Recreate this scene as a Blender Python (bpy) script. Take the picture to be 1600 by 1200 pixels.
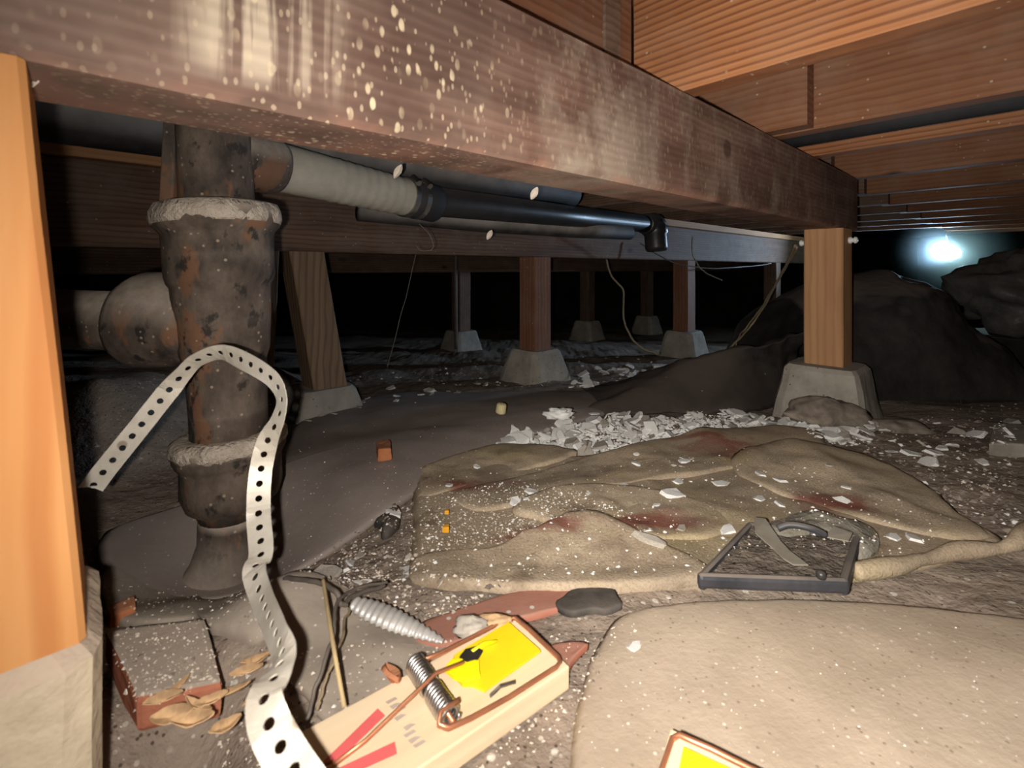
import bpy, bmesh, math, random
import numpy as np
from mathutils import Vector, Matrix, noise as mnoise
from mathutils.bvhtree import BVHTree

random.seed(7)
for o in list(bpy.data.objects):
    bpy.data.objects.remove(o, do_unlink=True)
scene = bpy.context.scene
COL = scene.collection

# ------------------------------------------------------------------ camera
CAMZ = 0.40
F = 750.0          # focal length in pixels of the 1600 wide frame
HY = 420.0         # row of the horizon
cam_d = bpy.data.cameras.new('camera')
cam_d.sensor_width = 36.0
cam_d.lens = 36.0 * F / 1600.0
cam_d.shift_y = -(600.0 - HY) / 1600.0
cam_d.clip_start = 0.01
cam_d.dof.use_dof = True; cam_d.dof.focus_distance = 1.25; cam_d.dof.aperture_fstop = 11.0
cam = bpy.data.objects.new('camera', cam_d)
cam.location = (0, 0, CAMZ)
cam.rotation_euler = (math.radians(90), 0, 0)
COL.objects.link(cam)
scene.camera = cam

# ------------------------------------------------------------------ world, lamps, exposure
w = bpy.data.worlds.new('world'); scene.world = w
w.use_nodes = True
w.node_tree.nodes['Background'].inputs[0].default_value = (0.6, 0.68, 0.8, 1)
w.node_tree.nodes['Background'].inputs[1].default_value = 0.0015

def spot(name, loc, target, energy, color, size, blend, radius):
    d = bpy.data.lights.new(name, 'SPOT')
    d.energy = energy; d.color = color; d.spot_size = math.radians(size); d.spot_blend = blend
    d.shadow_soft_size = radius
    o = bpy.data.objects.new(name, d); COL.objects.link(o)
    o.location = loc
    o.rotation_euler = (Vector(target) - Vector(loc)).to_track_quat('-Z', 'Y').to_euler()
    return o
# the phone's flash, beside the lens, and an added fill spot
spot('phone_flash', (-0.022, 0.0, 0.391), (0.35, 1.0, 0.20), 15.0, (1.0, 0.93, 0.85), 172, 1.0, 0.004)
spot('far_fill_spot', (-0.018, 0.0, 0.394), (0.72, 1.25, 0.26), 17.0, (1.0, 0.94, 0.86), 96, 1.0, 0.006)  # unseen spot added to even out the flash's falloff towards the far right

vs = scene.view_settings
vs.view_transform = 'Standard'; vs.look = 'None'; vs.gamma = 1.0; vs.exposure = 0.22
vs.use_curve_mapping = False
cy = scene.cycles
cy.use_light_tree = False; cy.adaptive_threshold = 0.035; cy.max_bounces = 3; cy.diffuse_bounces = 3; cy.glossy_bounces = 2; cy.transmission_bounces = 2; cy.volume_bounces = 0

# ------------------------------------------------------------------ frame of the building
A = math.atan2(820.0, F)                       # girders run to a vanishing point right of the frame
GV = Vector((math.sin(A), math.cos(A), 0))     # along the girders, away from the camera
JV = Vector((math.cos(A), -math.sin(A), 0))    # along the joists, to the right and nearer
def at(d, t, z):                               # d along the joists, t along the girders
    return JV * d + GV * t + Vector((0, 0, z))
ROT = math.atan2(GV.y, GV.x)

def P(px, py, Y):
    return Vector(((px - 800) / F * Y, Y, CAMZ - (py - HY) / F * Y))
def G(px, py, off=0.0):                        # point of the sloping dirt seen there
    Y = (0.30 - off) / max(0.02, (py - HY) / F - 0.072)
    return Vector(((px - 800) / F * Y, Y, 0.10 - 0.072 * Y + off))

def fbm(x, y, z=0.0, octv=4):
    return mnoise.fractal(Vector((x, y, z)), 1.0, 2.0, octv)

def gauss(x, y, cx, cy, sx, sy):
    return math.exp(-((x - cx) / sx) ** 2 - ((y - cy) / sy) ** 2)
def sst(a, b, v):
    t = min(1, max(0, (v - a) / (b - a))); return t * t * (3 - 2 * t)

def zg(x, y, fine=True):
    z = 0.10 - 0.072 * y
    z += -0.062 * gauss(x, y, -0.36, 0.62, 0.14, 0.13)           # hollow round the stack's foot
    z += 0.030 * gauss(x, y, -0.225, 0.475, 0.055, 0.06)         # dusty hump beside it
    z += 0.15 * sst(-0.58, -0.82, x) * sst(0.66, 0.95, y) * (1 - sst(1.35, 1.9, y))   # bank of soil on the left
    z += -0.055 * gauss(x, y, -0.235, 0.315, 0.045, 0.06)        # gap beside the near pier, deepened to widen its shadow
    z += 0.02 * gauss(x, y, 0.62, 0.95, 0.5, 0.2) * 0.3
    if fine:
        s = 1.0 + 0.8 * sst(1.0, 2.5, y)
        z += 0.010 * s * fbm(x * 4, y * 4, 3.1, 3) + 0.0028 * s * fbm(x * 28, y * 28, 1.7, 3)
    return z

# ------------------------------------------------------------------ mesh helpers
WL = {}
def obj(name, verts, faces, mat, parent=None, loc=None, smooth=False, local=False):
    me = bpy.data.meshes.new(name)
    if loc is not None:
        L = Vector(loc); verts = [tuple(Vector(v) - L) for v in verts]
    me.from_pydata([tuple(v) for v in verts], [], [tuple(f) for f in faces])
    me.validate(); me.update()
    if smooth:
        me.polygons.foreach_set('use_smooth', [True] * len(me.polygons))
    if mat: me.materials.append(mat)
    o = bpy.data.objects.new(name, me); COL.objects.link(o)
    if parent is not None:
        o.parent = parent
        if not local:
            o.location = -WL.get(parent, Vector((0, 0, 0)))
        WL[o] = Vector((0, 0, 0))
    elif loc is not None:
        o.location = loc; WL[o] = Vector(loc)
    else:
        WL[o] = Vector((0, 0, 0))
    return o
def empty(name, loc, rot=None):
    o = bpy.data.objects.new(name, None); COL.objects.link(o)
    o.location = loc; o.empty_display_size = 0.05
    if rot is not None: o.rotation_euler = rot
    WL[o] = Vector(loc)
    return o
def tag(o, label, cat, group=None, kind=None):
    o['label'] = label; o['category'] = cat
    if group: o['group'] = group
    if kind: o['kind'] = kind
    return o
def struct(o): o['kind'] = 'structure'; return o

class MB:
    def __init__(s): s.v = []; s.f = []
    def add(s, v, f):
        b = len(s.v); s.v += [Vector(p) for p in v]; s.f += [tuple(i + b for i in q) for q in f]; return s
    def box(s, c, size, R=None, bev=0.0):
        bm = bmesh.new(); bmesh.ops.create_cube(bm, size=1.0)
        bmesh.ops.scale(bm, vec=size, verts=bm.verts)
        if bev: bmesh.ops.bevel(bm, geom=bm.edges[:], offset=bev, segments=2, affect='EDGES', profile=0.5)
        M = Matrix.Translation(Vector(c)) @ (R.to_4x4() if R is not None else Matrix.Identity(4))
        bmesh.ops.transform(bm, matrix=M, verts=bm.verts)
        bm.verts.index_update()
        s.add([v.co.copy() for v in bm.verts], [[v.index for v in f.verts] for f in bm.faces]); bm.free(); return s
    def tube(s, path, r, seg=10, caps=True):
        path = [Vector(p) for p in path]; n = len(path)
        rr = r if isinstance(r, (list, tuple)) else [r] * n
        v = []; prev = None
        for i, p in enumerate(path):
            t = (path[min(n - 1, i + 1)] - path[max(0, i - 1)]).normalized()
            if prev is None:
                a = t.orthogonal().normalized()
            else:
                a = (prev - t * prev.dot(t)).normalized()
            prev = a; b = t.cross(a)
            for k in range(seg):
                an = 2 * math.pi * k / seg
                v.append(p + (a * math.cos(an) + b * math.sin(an)) * rr[i])
        f = [(i * seg + k, i * seg + (k + 1) % seg, (i + 1) * seg + (k + 1) % seg, (i + 1) * seg + k)
             for i in range(n - 1) for k in range(seg)]
        if caps:
            f.append(tuple(reversed(range(seg)))); f.append(tuple((n - 1) * seg + k for k in range(seg)))
        return s.add(v, f)
    def lathe(s, prof, base, axis, seg=32, rough=0.0, sd=0.0):
        axis = Vector(axis).normalized(); a = axis.orthogonal().normalized(); b = axis.cross(a)
        base = Vector(base); v = []; n = len(prof)
        for i, (h, r) in enumerate(prof):
            for k in range(seg):
                an = 2 * math.pi * k / seg
                rr = r
                if rough: rr += rough * mnoise.noise(Vector((math.cos(an) * 3, math.sin(an) * 3, h * 30 + sd)))
                v.append(base + axis * h + (a * math.cos(an) + b * math.sin(an)) * rr)
        f = [(i * seg + k, i * seg + (k + 1) % seg, (i + 1) * seg + (k + 1) % seg, (i + 1) * seg + k)
             for i in range(n - 1) for k in range(seg)]
        f.append(tuple(reversed(range(seg)))); f.append(tuple((n - 1) * seg + k for k in range(seg)))
        return s.add(v, f)
    def build(s, name, mat, parent=None, loc=None, smooth=False, local=False):
        return obj(name, s.v, s.f, mat, parent, loc, smooth, local)

def crom(pts, n, closed=False):
    pts = [Vector(p) for p in pts]; m = len(pts); out = []
    segs = m if closed else m - 1
    def g(i): return pts[i % m] if closed else pts[min(m - 1, max(0, i))]
    for q in range(n):
        u = q * segs / n if closed else q * segs / (n - 1)
        i = min(int(u), segs - 1); t = u - i
        a, b, c, d = g(i - 1), g(i), g(i + 1), g(i + 2)
        out.append(0.5 * ((2 * b) + (c - a) * t + (2 * a - 5 * b + 4 * c - d) * t * t + (3 * b - a - 3 * c + d) * t ** 3))
    return out

SURF = []     # upward surfaces that carry litter
def pad(name, outline, mat, thick, puff, parent=None, label=None, n=96, rings=16, off=0.0, rim=0.75, wav=0.004, wfreq=9, seed=0.0,
        smooth_outline=True, center=None, edge_noise=0.004, ground=None, lip=0.0):
    """sheet or cushion lying on the soil: closed outline of world points, real thickness, rounded rim"""
    pts = crom(outline, n, True) if smooth_outline else outline
    n = len(pts)
    pts = [Vector((p.x + edge_noise * fbm(p.x * 30, p.y * 30, seed, 2), p.y + edge_noise * fbm(p.x * 30, p.y * 30, seed + 9, 2), 0)) for p in pts]
    c = center or sum(pts, Vector()) / n
    y0 = min(p.y for p in pts); y1 = max(p.y for p in pts)
    gz = ground or (lambda x, y: zg(x, y, False) + 0.004)
    v = []; f = []
    rad = [((k + 1) / rings) ** 0.85 for k in range(rings)]
    def top(x, y, r):
        e = (1 - min(1, max(0, (r - rim) / (1 - rim))) ** 2.2)
        z = gz(x, y) + off + thick * (0.35 + 0.65 * math.sqrt(max(0, e))) + puff * (1 - r ** 2.4) + wav * fbm(x * wfreq, y * wfreq, seed, 3) * (0.3 + 0.7 * (1 - r * r))
        if lip: z += lip * sst(0.25, 1.0, (y - y0) / (y1 - y0)) * (0.7 + 0.6 * fbm(x * 7, seed, 1, 2))
        return z
    v.append(Vector((c.x, c.y, top(c.x, c.y, 0))))
    for r in rad:
        for p in pts:
            x = c.x + (p.x - c.x) * r; y = c.y + (p.y - c.y) * r
            v.append(Vector((x, y, top(x, y, r))))
    for p in pts:                        # rim going under
        x = c.x + (p.x - c.x) * 0.985; y = c.y + (p.y - c.y) * 0.985
        v.append(Vector((x, y, gz(x, y) + off - 0.004)))
    for k in range(n):
        f.append((0, 1 + k, 1 + (k + 1) % n))
    for i in range(rings):
        for k in range(n):
            a = 1 + i * n; b = a + n
            f.append((a + k, b + k, b + (k + 1) % n, a + (k + 1) % n))
    SURF.append((v, f))
    loc = None if parent else (c.x, c.y, gz(c.x, c.y))
    return obj(name, v, f, mat, parent, loc, True)

# ------------------------------------------------------------------ materials
class NT:
    def __init__(s, name):
        s.m = bpy.data.materials.new(name); s.m.use_nodes = True
        s.t = s.m.node_tree; s.n = s.t.nodes
        for x in list(s.n): s.n.remove(x)
        s.out = s.n.new('ShaderNodeOutputMaterial')
        s.b = s.n.new('ShaderNodeBsdfPrincipled'); s.t.links.new(s.b.outputs[0], s.out.inputs[0])
        s.co = s.n.new('ShaderNodeTexCoord').outputs['Object']
        s.geo = None
    def L(s, a, b): s.t.links.new(a, b)
    def set(s, sock, val):
        if hasattr(val, 'links') or isinstance(val, bpy.types.NodeSocket): s.L(val, sock)
        else:
            if isinstance(val, (tuple, list)) and len(val) == 3 and sock.type == 'RGBA': val = (*val, 1)
            sock.default_value = val
    def node(s, typ, **kw):
        x = s.n.new(typ)
        for k, val in kw.items():
            if k.startswith('_'): setattr(x, k[1:], val)
            else: s.set(x.inputs[k.replace('__', ' ')], val)
        return x
    def rnd_co(s):
        oi = s.node('ShaderNodeObjectInfo')
        mul = s.node('ShaderNodeVectorMath', _operation='ADD')
        sc = s.node('ShaderNodeMath', _operation='MULTIPLY'); s.L(oi.outputs['Random'], sc.inputs[0]); sc.inputs[1].default_value = 17.0
        s.L(s.co, mul.inputs[0]); s.L(sc.outputs[0], mul.inputs[1]); s.co = mul.outputs[0]
        return s
    def scale(s, v, co=None):
        m = s.node('ShaderNodeVectorMath', _operation='MULTIPLY'); s.L(co or s.co, m.inputs[0]); m.inputs[1].default_value = v
        return m.outputs[0]
    def noise(s, scale, detail=4, rough=0.55, co=None, dist=0.0):
        return s.node('ShaderNodeTexNoise', Vector=co or s.co, Scale=scale, Detail=detail, Roughness=rough, Distortion=dist).outputs['Fac']
    def wave(s, scale, dist, detail=2, dscale=1.0, co=None, direction='Z'):
        return s.node('ShaderNodeTexWave', _bands_direction=direction, Vector=co or s.co, Scale=scale, Distortion=dist, Detail=detail, Detail__Scale=dscale).outputs['Fac']
    def ramp(s, fac, stops, interp='LINEAR'):
        r = s.node('ShaderNodeValToRGB', Fac=fac); cr = r.color_ramp; cr.interpolation = interp
        while len(cr.elements) < len(stops): cr.elements.new(0.5)
        for e, (p, c) in zip(cr.elements, stops):
            e.position = p; e.color = (*c, 1) if isinstance(c, (tuple, list)) else (c, c, c, 1)
        return r.outputs[0]
    def mix(s, fac, a, b, mode='MIX'):
        x = s.node('ShaderNodeMix', _data_type='RGBA', _blend_type=mode)
        s.set(x.inputs[0], fac); s.set(x.inputs[6], a); s.set(x.inputs[7], b); return x.outputs[2]
    def math(s, op, a, b=0.0, clamp=False):
        x = s.node('ShaderNodeMath', _operation=op); x.use_clamp = clamp
        s.set(x.inputs[0], a); s.set(x.inputs[1], b); return x.outputs[0]
    def up(s, lo, hi):                                      # 0..1 how much a face looks up: where dust settles
        g = s.node('ShaderNodeNewGeometry'); sp = s.node('ShaderNodeSeparateXYZ'); s.L(g.outputs['Normal'], sp.inputs[0])
        return s.map(sp.outputs[2], lo, hi)
    def map(s, val, lo, hi, a=0.0, b=1.0):
        m = s.node('ShaderNodeMapRange'); m.clamp = True
        s.set(m.inputs[0], val); m.inputs[1].default_value = lo; m.inputs[2].default_value = hi; m.inputs[3].default_value = a; m.inputs[4].default_value = b
        return m.outputs[0]
    def sep(s, co=None):
        sp = s.node('ShaderNodeSeparateXYZ'); s.L(co or s.co, sp.inputs[0]); return sp.outputs
    def specks(s, scale, size, keep, co=None):              # scattered flecks 0/1
        v = s.node('ShaderNodeTexVoronoi', Vector=co or s.co, Scale=scale)
        a = s.map(v.outputs['Distance'], size, size * 0.7)
        sp = s.node('ShaderNodeSeparateColor'); s.L(v.outputs['Color'], sp.inputs[0])
        k = s.map(sp.outputs[0], keep, keep - 0.02)
        return s.math('MULTIPLY', a, k)
    def bump(s, h, strength=0.3, dist=0.002):
        b = s.node('ShaderNodeBump', Strength=strength, Distance=dist, Height=h); s.L(b.outputs[0], s.b.inputs['Normal'])
        return s
    def done(s, color, rough=0.8, metal=0.0, spec=0.3):
        s.set(s.b.inputs['Base Color'], color); s.set(s.b.inputs['Roughness'], rough); s.set(s.b.inputs['Metallic'], metal)
        s.b.inputs['Specular IOR Level'].default_value = spec
        return s.m

def wood(name, dark, mid, light, ring=38.0, ringmix=0.55, dust=None, dustamt=0.0, bstr=0.35, rough=0.75, dist=4.0):
    s = NT(name).rnd_co()
    lo = s.scale((2.2, 34, 34)); g = s.noise(1.0, 4, 0.6, lo)
    big = s.noise(1.0, 3, 0.5, s.scale((3.0, 11, 11)))
    rg = s.wave(ring, dist, 2, 0.9, s.scale((0.35, 1.0, 1.0)))
    c = s.ramp(g, [(0.3, mid), (0.7, light)])
    c = s.mix(s.math('MULTIPLY', s.map(rg, 0.55, 0.95), ringmix), c, dark)
    c = s.mix(s.map(big, 0.55, 0.75, 0, 0.5), c, dark)
    v = s.node('ShaderNodeTexVoronoi', Vector=s.scale((4.5, 9, 9)), Scale=1.0)
    sp = s.node('ShaderNodeSeparateColor'); s.L(v.outputs['Color'], sp.inputs[0])
    knot = s.math('MULTIPLY', s.map(v.outputs['Distance'], 0.14, 0.06), s.map(sp.outputs[0], 0.25, 0.2))
    c = s.mix(s.math('MULTIPLY', knot, 0.8), c, tuple(x * 0.35 for x in dark))
    if dust:
        d = s.math('MULTIPLY', s.map(s.noise(9, 5, 0.65), 0.45, 0.68), dustamt)
        c = s.mix(d, c, dust)
        c = s.mix(s.math('MULTIPLY', s.up(0.4, 0.9), 0.85), c, dust)
        c = s.mix(s.math('MULTIPLY', s.specks(140, 0.3, 0.05), 0.6), c, (0.5, 0.42, 0.32))
    h = s.math('ADD', s.math('MULTIPLY', rg, 0.8), g)
    s.bump(h, bstr, 0.0016)
    return s.done(c, rough)

def dusty(name, base, base2, dust, updust=0.8, nscale=14, rough=0.9, spk=None, bump=0.3, spec=0.2, metal=0.0, bscale=90, bdist=0.002, updlo=0.1, updhi=0.8, dmin=0.45):
    s = NT(name)
    c = s.ramp(s.noise(nscale, 5, 0.65), [(0.36, base), (0.64, base2)])
    if dust:
        dn = s.map(s.noise(nscale * 0.7, 3, 0.6), 0.3, 0.6, dmin, 1.0)
        c = s.mix(s.math('MULTIPLY', s.math('MULTIPLY', s.up(updlo, updhi), dn), updust), c, dust)
    if spk:
        for (sc, sz, keep, col) in spk:
            c = s.mix(s.specks(sc, sz, keep), c, col)
    s.bump(s.noise(bscale, 3, 0.7), bump, bdist)
    return s.done(c, rough, metal, spec)

def plain(name, col, rough=0.6, metal=0.0, var=0.12, scale=30, spec=0.4, bump=0.1):
    s = NT(name)
    c = s.ramp(s.noise(scale, 4), [(0.3, tuple(x * (1 - var) for x in col)), (0.7, tuple(min(1, x * (1 + var)) for x in col))])
    s.bump(s.noise(scale * 4, 3), bump, 0.001)
    return s.done(c, rough, metal, spec)

M = {}
FLECK = (0.62, 0.57, 0.5)
M['dirt'] = dusty('dirt', (0.17, 0.13, 0.10), (0.36, 0.285, 0.225), (0.38, 0.31, 0.25), 0.5, 9, 0.95,
                  [(160, 0.34, 0.20, (0.50, 0.44, 0.37)), (70, 0.26, 0.10, FLECK), (240, 0.36, 0.16, (0.10, 0.075, 0.06))], 0.7, 0.1, bscale=70, bdist=0.006)
M['sheet_near'] = dusty('sheet_near', (0.42, 0.335, 0.25), (0.54, 0.44, 0.335), None, 0, 7, 0.95,
                  [(170, 0.24, 0.14, (0.70, 0.62, 0.52)), (230, 0.3, 0.12, (0.30, 0.235, 0.175))], 0.35, 0.1, bscale=150, bdist=0.002)
M['sheet_mid'] = dusty('sheet_mid', (0.25, 0.205, 0.18), (0.36, 0.30, 0.265), (0.42, 0.36, 0.325), 0.4, 6, 0.72,
                  [(170, 0.24, 0.16, FLECK)], 0.3, 0.35, bscale=120, bdist=0.0015)
M['sheet_foot'] = dusty('sheet_foot', (0.24, 0.195, 0.155), (0.44, 0.37, 0.305), (0.44, 0.38, 0.315), 0.5, 8, 0.9,
                  [(190, 0.27, 0.16, FLECK)], 0.3, 0.1, bscale=120)
M['black_plastic'] = dusty('black_plastic', (0.018, 0.016, 0.015), (0.06, 0.05, 0.043), (0.15, 0.12, 0.10), 0.75, 6, 0.6,
                  [(60, 0.18, 0.05, (0.35, 0.3, 0.26))], 0.3, 0.4, updlo=0.25, updhi=0.95, bscale=25, bdist=0.006)
M['tarp'] = dusty('tarp', (0.016, 0.014, 0.014), (0.048, 0.042, 0.038), (0.22, 0.18, 0.15), 0.85, 4, 0.75, None, 0.5, 0.3, updlo=0.55, updhi=1.0, bscale=12, bdist=0.012)
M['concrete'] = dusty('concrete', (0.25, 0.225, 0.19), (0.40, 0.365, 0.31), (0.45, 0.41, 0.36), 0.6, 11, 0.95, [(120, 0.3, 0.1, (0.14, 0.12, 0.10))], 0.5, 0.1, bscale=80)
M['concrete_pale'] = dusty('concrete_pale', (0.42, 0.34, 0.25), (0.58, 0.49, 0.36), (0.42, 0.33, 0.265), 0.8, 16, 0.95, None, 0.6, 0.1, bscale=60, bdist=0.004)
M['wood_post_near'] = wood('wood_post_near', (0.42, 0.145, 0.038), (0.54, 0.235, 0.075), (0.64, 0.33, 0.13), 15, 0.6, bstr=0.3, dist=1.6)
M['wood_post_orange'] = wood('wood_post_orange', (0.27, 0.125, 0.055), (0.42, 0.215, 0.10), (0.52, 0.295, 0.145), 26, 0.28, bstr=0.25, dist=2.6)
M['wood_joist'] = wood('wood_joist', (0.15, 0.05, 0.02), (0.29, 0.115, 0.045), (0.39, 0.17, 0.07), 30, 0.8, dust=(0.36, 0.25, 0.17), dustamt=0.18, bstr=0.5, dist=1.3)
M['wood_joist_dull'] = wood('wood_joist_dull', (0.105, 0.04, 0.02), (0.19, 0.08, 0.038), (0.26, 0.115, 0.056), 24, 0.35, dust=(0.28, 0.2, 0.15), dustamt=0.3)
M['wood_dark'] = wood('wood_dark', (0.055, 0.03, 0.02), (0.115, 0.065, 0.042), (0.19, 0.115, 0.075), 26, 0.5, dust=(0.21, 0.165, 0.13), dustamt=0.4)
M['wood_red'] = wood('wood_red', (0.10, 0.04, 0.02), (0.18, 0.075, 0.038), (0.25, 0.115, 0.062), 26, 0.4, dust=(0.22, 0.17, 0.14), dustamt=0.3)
M['wood_brown'] = wood('wood_brown', (0.10, 0.06, 0.032), (0.19, 0.12, 0.07), (0.27, 0.18, 0.11), 24, 0.5)

def girder_mat():
    s = NT('girder_wood'); x, y, z = s.sep()
    lo = s.scale((2.0, 30, 30)); g = s.noise(1.0, 6, 0.62, lo)
    rg = s.wave(33, 2.5, 2, 0.8, s.scale((0.5, 1, 1)))
    c = s.ramp(g, [(0.28, (0.085, 0.045, 0.032)), (0.5, (0.165, 0.092, 0.068)), (0.72, (0.25, 0.155, 0.118))])
    c = s.mix(s.math('MULTIPLY', s.map(rg, 0.6, 0.95), 0.22), c, (0.06, 0.03, 0.022))
    blot = s.noise(7, 5, 0.6, s.scale((0.9, 1, 1)))
    c = s.mix(s.map(blot, 0.42, 0.62, 0, 0.7), c, (0.075, 0.04, 0.03))
    # pale dusty smears, upright
    up = s.noise(1.0, 5, 0.65, s.scale((20, 6, 8)), 0.4)
    c = s.mix(s.math('MULTIPLY', s.map(s.noise(5, 5, 0.65), 0.4, 0.62), s.map(x, 0.35, 0.0, 0, 0.5)), c, (0.34, 0.25, 0.20))
    c = s.mix(s.math('MULTIPLY', s.map(up, 0.5, 0.72), s.math('MULTIPLY', s.map(x, 0.2, 0.45), 0.55)), c, (0.30, 0.235, 0.185))
    smear = s.math('MULTIPLY', s.map(s.noise(12, 4, 0.6), 0.40, 0.60), s.math('MULTIPLY', s.map(x, 0.34, 0.39), s.map(x, 0.60, 0.46)))
    c = s.mix(s.math('MULTIPLY', smear, 0.75), c, (0.33, 0.265, 0.205))
    # rosy bare edge
    c = s.mix(s.math('MULTIPLY', s.math('MULTIPLY', s.map(z, -0.064, -0.072), s.map(s.noise(18, 3), 0.45, 0.6)), 0.4), c, (0.36, 0.18, 0.125))
    # cream drips near the left
    dr = s.noise(1.0, 4, 0.6, s.scale((60, 5, 4.0)), 0.5)
    dm = s.math('MULTIPLY', s.map(x, 0.040, 0.062), s.map(x, 0.155, 0.10))
    c = s.mix(s.math('MULTIPLY', s.math('MULTIPLY', s.map(dr, 0.47, 0.58), dm), s.map(z, -0.066, -0.05, 0.0, 0.85)), c, (0.58, 0.48, 0.36))
    # cream splatter
    sm = s.math('MULTIPLY', s.map(x, -0.1, 0.14), s.map(x, 0.36, 0.22))
    tilt = s.node('ShaderNodeMapping', Vector=s.co); tilt.inputs['Rotation'].default_value = (0, 0.8, 0); tilt.inputs['Scale'].default_value = (1, 1, 0.5)
    f1 = s.specks(125, 0.36, 0.40, tilt.outputs[0]); f2 = s.specks(240, 0.38, 0.30, tilt.outputs[0])
    nm = s.map(s.noise(14, 3), 0.42, 0.6)
    c = s.mix(s.math('MULTIPLY', s.math('MULTIPLY', f1, s.math('MAXIMUM', s.math('MULTIPLY', sm, nm), 0.12)), 0.95), c, (0.70, 0.57, 0.38))
    c = s.mix(s.math('MULTIPLY', s.math('MULTIPLY', f2, s.math('MAXIMUM', sm, 0.2)), 0.6), c, (0.60, 0.47, 0.33))
    v = s.specks(9, 0.16, 0.12)
    c = s.mix(s.math('MULTIPLY', v, 0.7), c, (0.05, 0.025, 0.018))
    s.bump(s.math('ADD', rg, g), 0.3, 0.0014)
    return s.done(c, 0.7)
M['girder'] = girder_mat()

def iron_mat():
    s = NT('cast_iron')
    n1 = s.noise(26, 6, 0.65, s.scale((1, 1, 0.6))); n2 = s.noise(48, 4, 0.6, s.scale((1, 1, 0.35)))
    c = s.ramp(n1, [(0.3, (0.035, 0.028, 0.024)), (0.5, (0.105, 0.08, 0.063)), (0.72, (0.20, 0.155, 0.12))])
    c = s.mix(s.map(s.noise(15, 4, 0.6, s.scale((1, 1, 0.45))), 0.55, 0.59, 0, 0.85), c, (0.21, 0.105, 0.058))
    c = s.mix(s.map(n2, 0.66, 0.7, 0, 0.6), c, (0.26, 0.12, 0.05))
    c = s.mix(s.map(s.noise(34, 4, 0.65, s.scale((1, 1, 0.7))), 0.56, 0.62, 0, 0.85), c, (0.022, 0.019, 0.018))
    d = s.math('MULTIPLY', s.up(-0.05, 0.5), 0.92)
    c = s.mix(d, c, s.ramp(s.noise(60, 4), [(0.3, (0.34, 0.275, 0.22)), (0.7, (0.48, 0.41, 0.34))]))
    c = s.mix(s.math('MULTIPLY', s.specks(150, 0.3, 0.12), 0.6), c, (0.5, 0.4, 0.3))
    s.bump(s.noise(110, 5, 0.7), 0.5, 0.002)
    return s.done(c, 0.75)
M['iron'] = iron_mat()
M['dust_crust'] = dusty('dust_crust', (0.40, 0.335, 0.27), (0.58, 0.50, 0.42), None, 0, 70, 1.0, None, 1.0, 0.0, bscale=130, bdist=0.006)

def rug_mat():
    s = NT('rug')
    base = s.ramp(s.noise(10, 5, 0.6), [(0.3, (0.35, 0.275, 0.19)), (0.7, (0.55, 0.445, 0.325))])
    base = s.mix(s.map(s.noise(5.5, 4), 0.52, 0.66, 0, 0.5), base, (0.40, 0.32, 0.15))
    wob = s.noise(16, 4, 0.6)
    for (px, py, rx, ry) in ((1125, 703, 0.075, 0.07), (1090, 690, 0.10, 0.03), (1305, 778, 0.075, 0.04), (1040, 806, 0.09, 0.035), (850, 824, 0.07, 0.03), (745, 748, 0.085, 0.03), (1260, 700, 0.05, 0.02)):
        g_ = G(px, py, 0.025)
        df = s.node('ShaderNodeVectorMath', _operation='SUBTRACT'); s.L(s.co, df.inputs[0]); df.inputs[1].default_value = g_
        ds = s.node('ShaderNodeVectorMath', _operation='MULTIPLY'); s.L(df.outputs[0], ds.inputs[0]); ds.inputs[1].default_value = (1 / rx, 1 / ry, 0)
        ln = s.node('ShaderNodeVectorMath', _operation='LENGTH'); s.L(ds.outputs[0], ln.inputs[0])
        q = s.math('ADD', ln.outputs['Value'], s.math('MULTIPLY', wob, 2.2))
        base = s.mix(s.map(q, 2.05, 1.5, 0, 0.85), base, (0.24, 0.07, 0.055))
    base = s.mix(s.map(s.noise(13, 5), 0.58, 0.68, 0, 0.55), base, (0.14, 0.085, 0.05))
    base = s.mix(s.math('MULTIPLY', s.map(s.noise(6.5, 3, 0.5), 0.5, 0.62), 0.45), base, (0.30, 0.245, 0.19))
    h = s.noise(330, 3, 0.7)
    base = s.mix(s.map(h, 0.35, 0.55, 0.4, 0), base, (0.17, 0.125, 0.08))
    s.bump(h, 0.6, 0.0025)
    return s.done(base, 1.0, 0, 0.05)
M['rug'] = rug_mat()

M['plaster'] = dusty('plaster', (0.68, 0.67, 0.64), (0.90, 0.89, 0.86), None, 0, 14, 0.9, [(90, 0.3, 0.1, (0.42, 0.37, 0.31))], 0.3, 0.2)
M['plaster_dirty'] = dusty('plaster_dirty', (0.30, 0.265, 0.22), (0.52, 0.48, 0.42), None, 0, 20, 0.95, None, 0.4, 0.1)
M['chip'] = plain('chip', (0.64, 0.56, 0.47), 0.9, 0, 0.25, 40)
M['gravel'] = plain('gravel', (0.25, 0.205, 0.165), 0.95, 0, 0.4, 40)
M['brick'] = dusty('brick', (0.34, 0.115, 0.065), (0.46, 0.18, 0.11), (0.43, 0.36, 0.295), 1.0, 25, 0.95, None, 0.5, 0.05, updlo=0.5, updhi=0.8, dmin=0.93)
M['brick_clean'] = dusty('brick_clean', (0.42, 0.14, 0.06), (0.56, 0.22, 0.10), (0.45, 0.28, 0.18), 0.4, 25, 0.95, None, 0.5, 0.05)
M['red_paper'] = dusty('red_paper', (0.36, 0.13, 0.085), (0.45, 0.19, 0.13), (0.38, 0.30, 0.24), 0.35, 9, 0.9, [(90, 0.25, 0.12, FLECK)], 0.3, 0.1)
M['leaf'] = plain('leaf', (0.50, 0.32, 0.17), 0.8, 0, 0.45, 60)
M['straw'] = plain('straw', (0.50, 0.38, 0.20), 0.7, 0, 0.2, 30)
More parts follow.
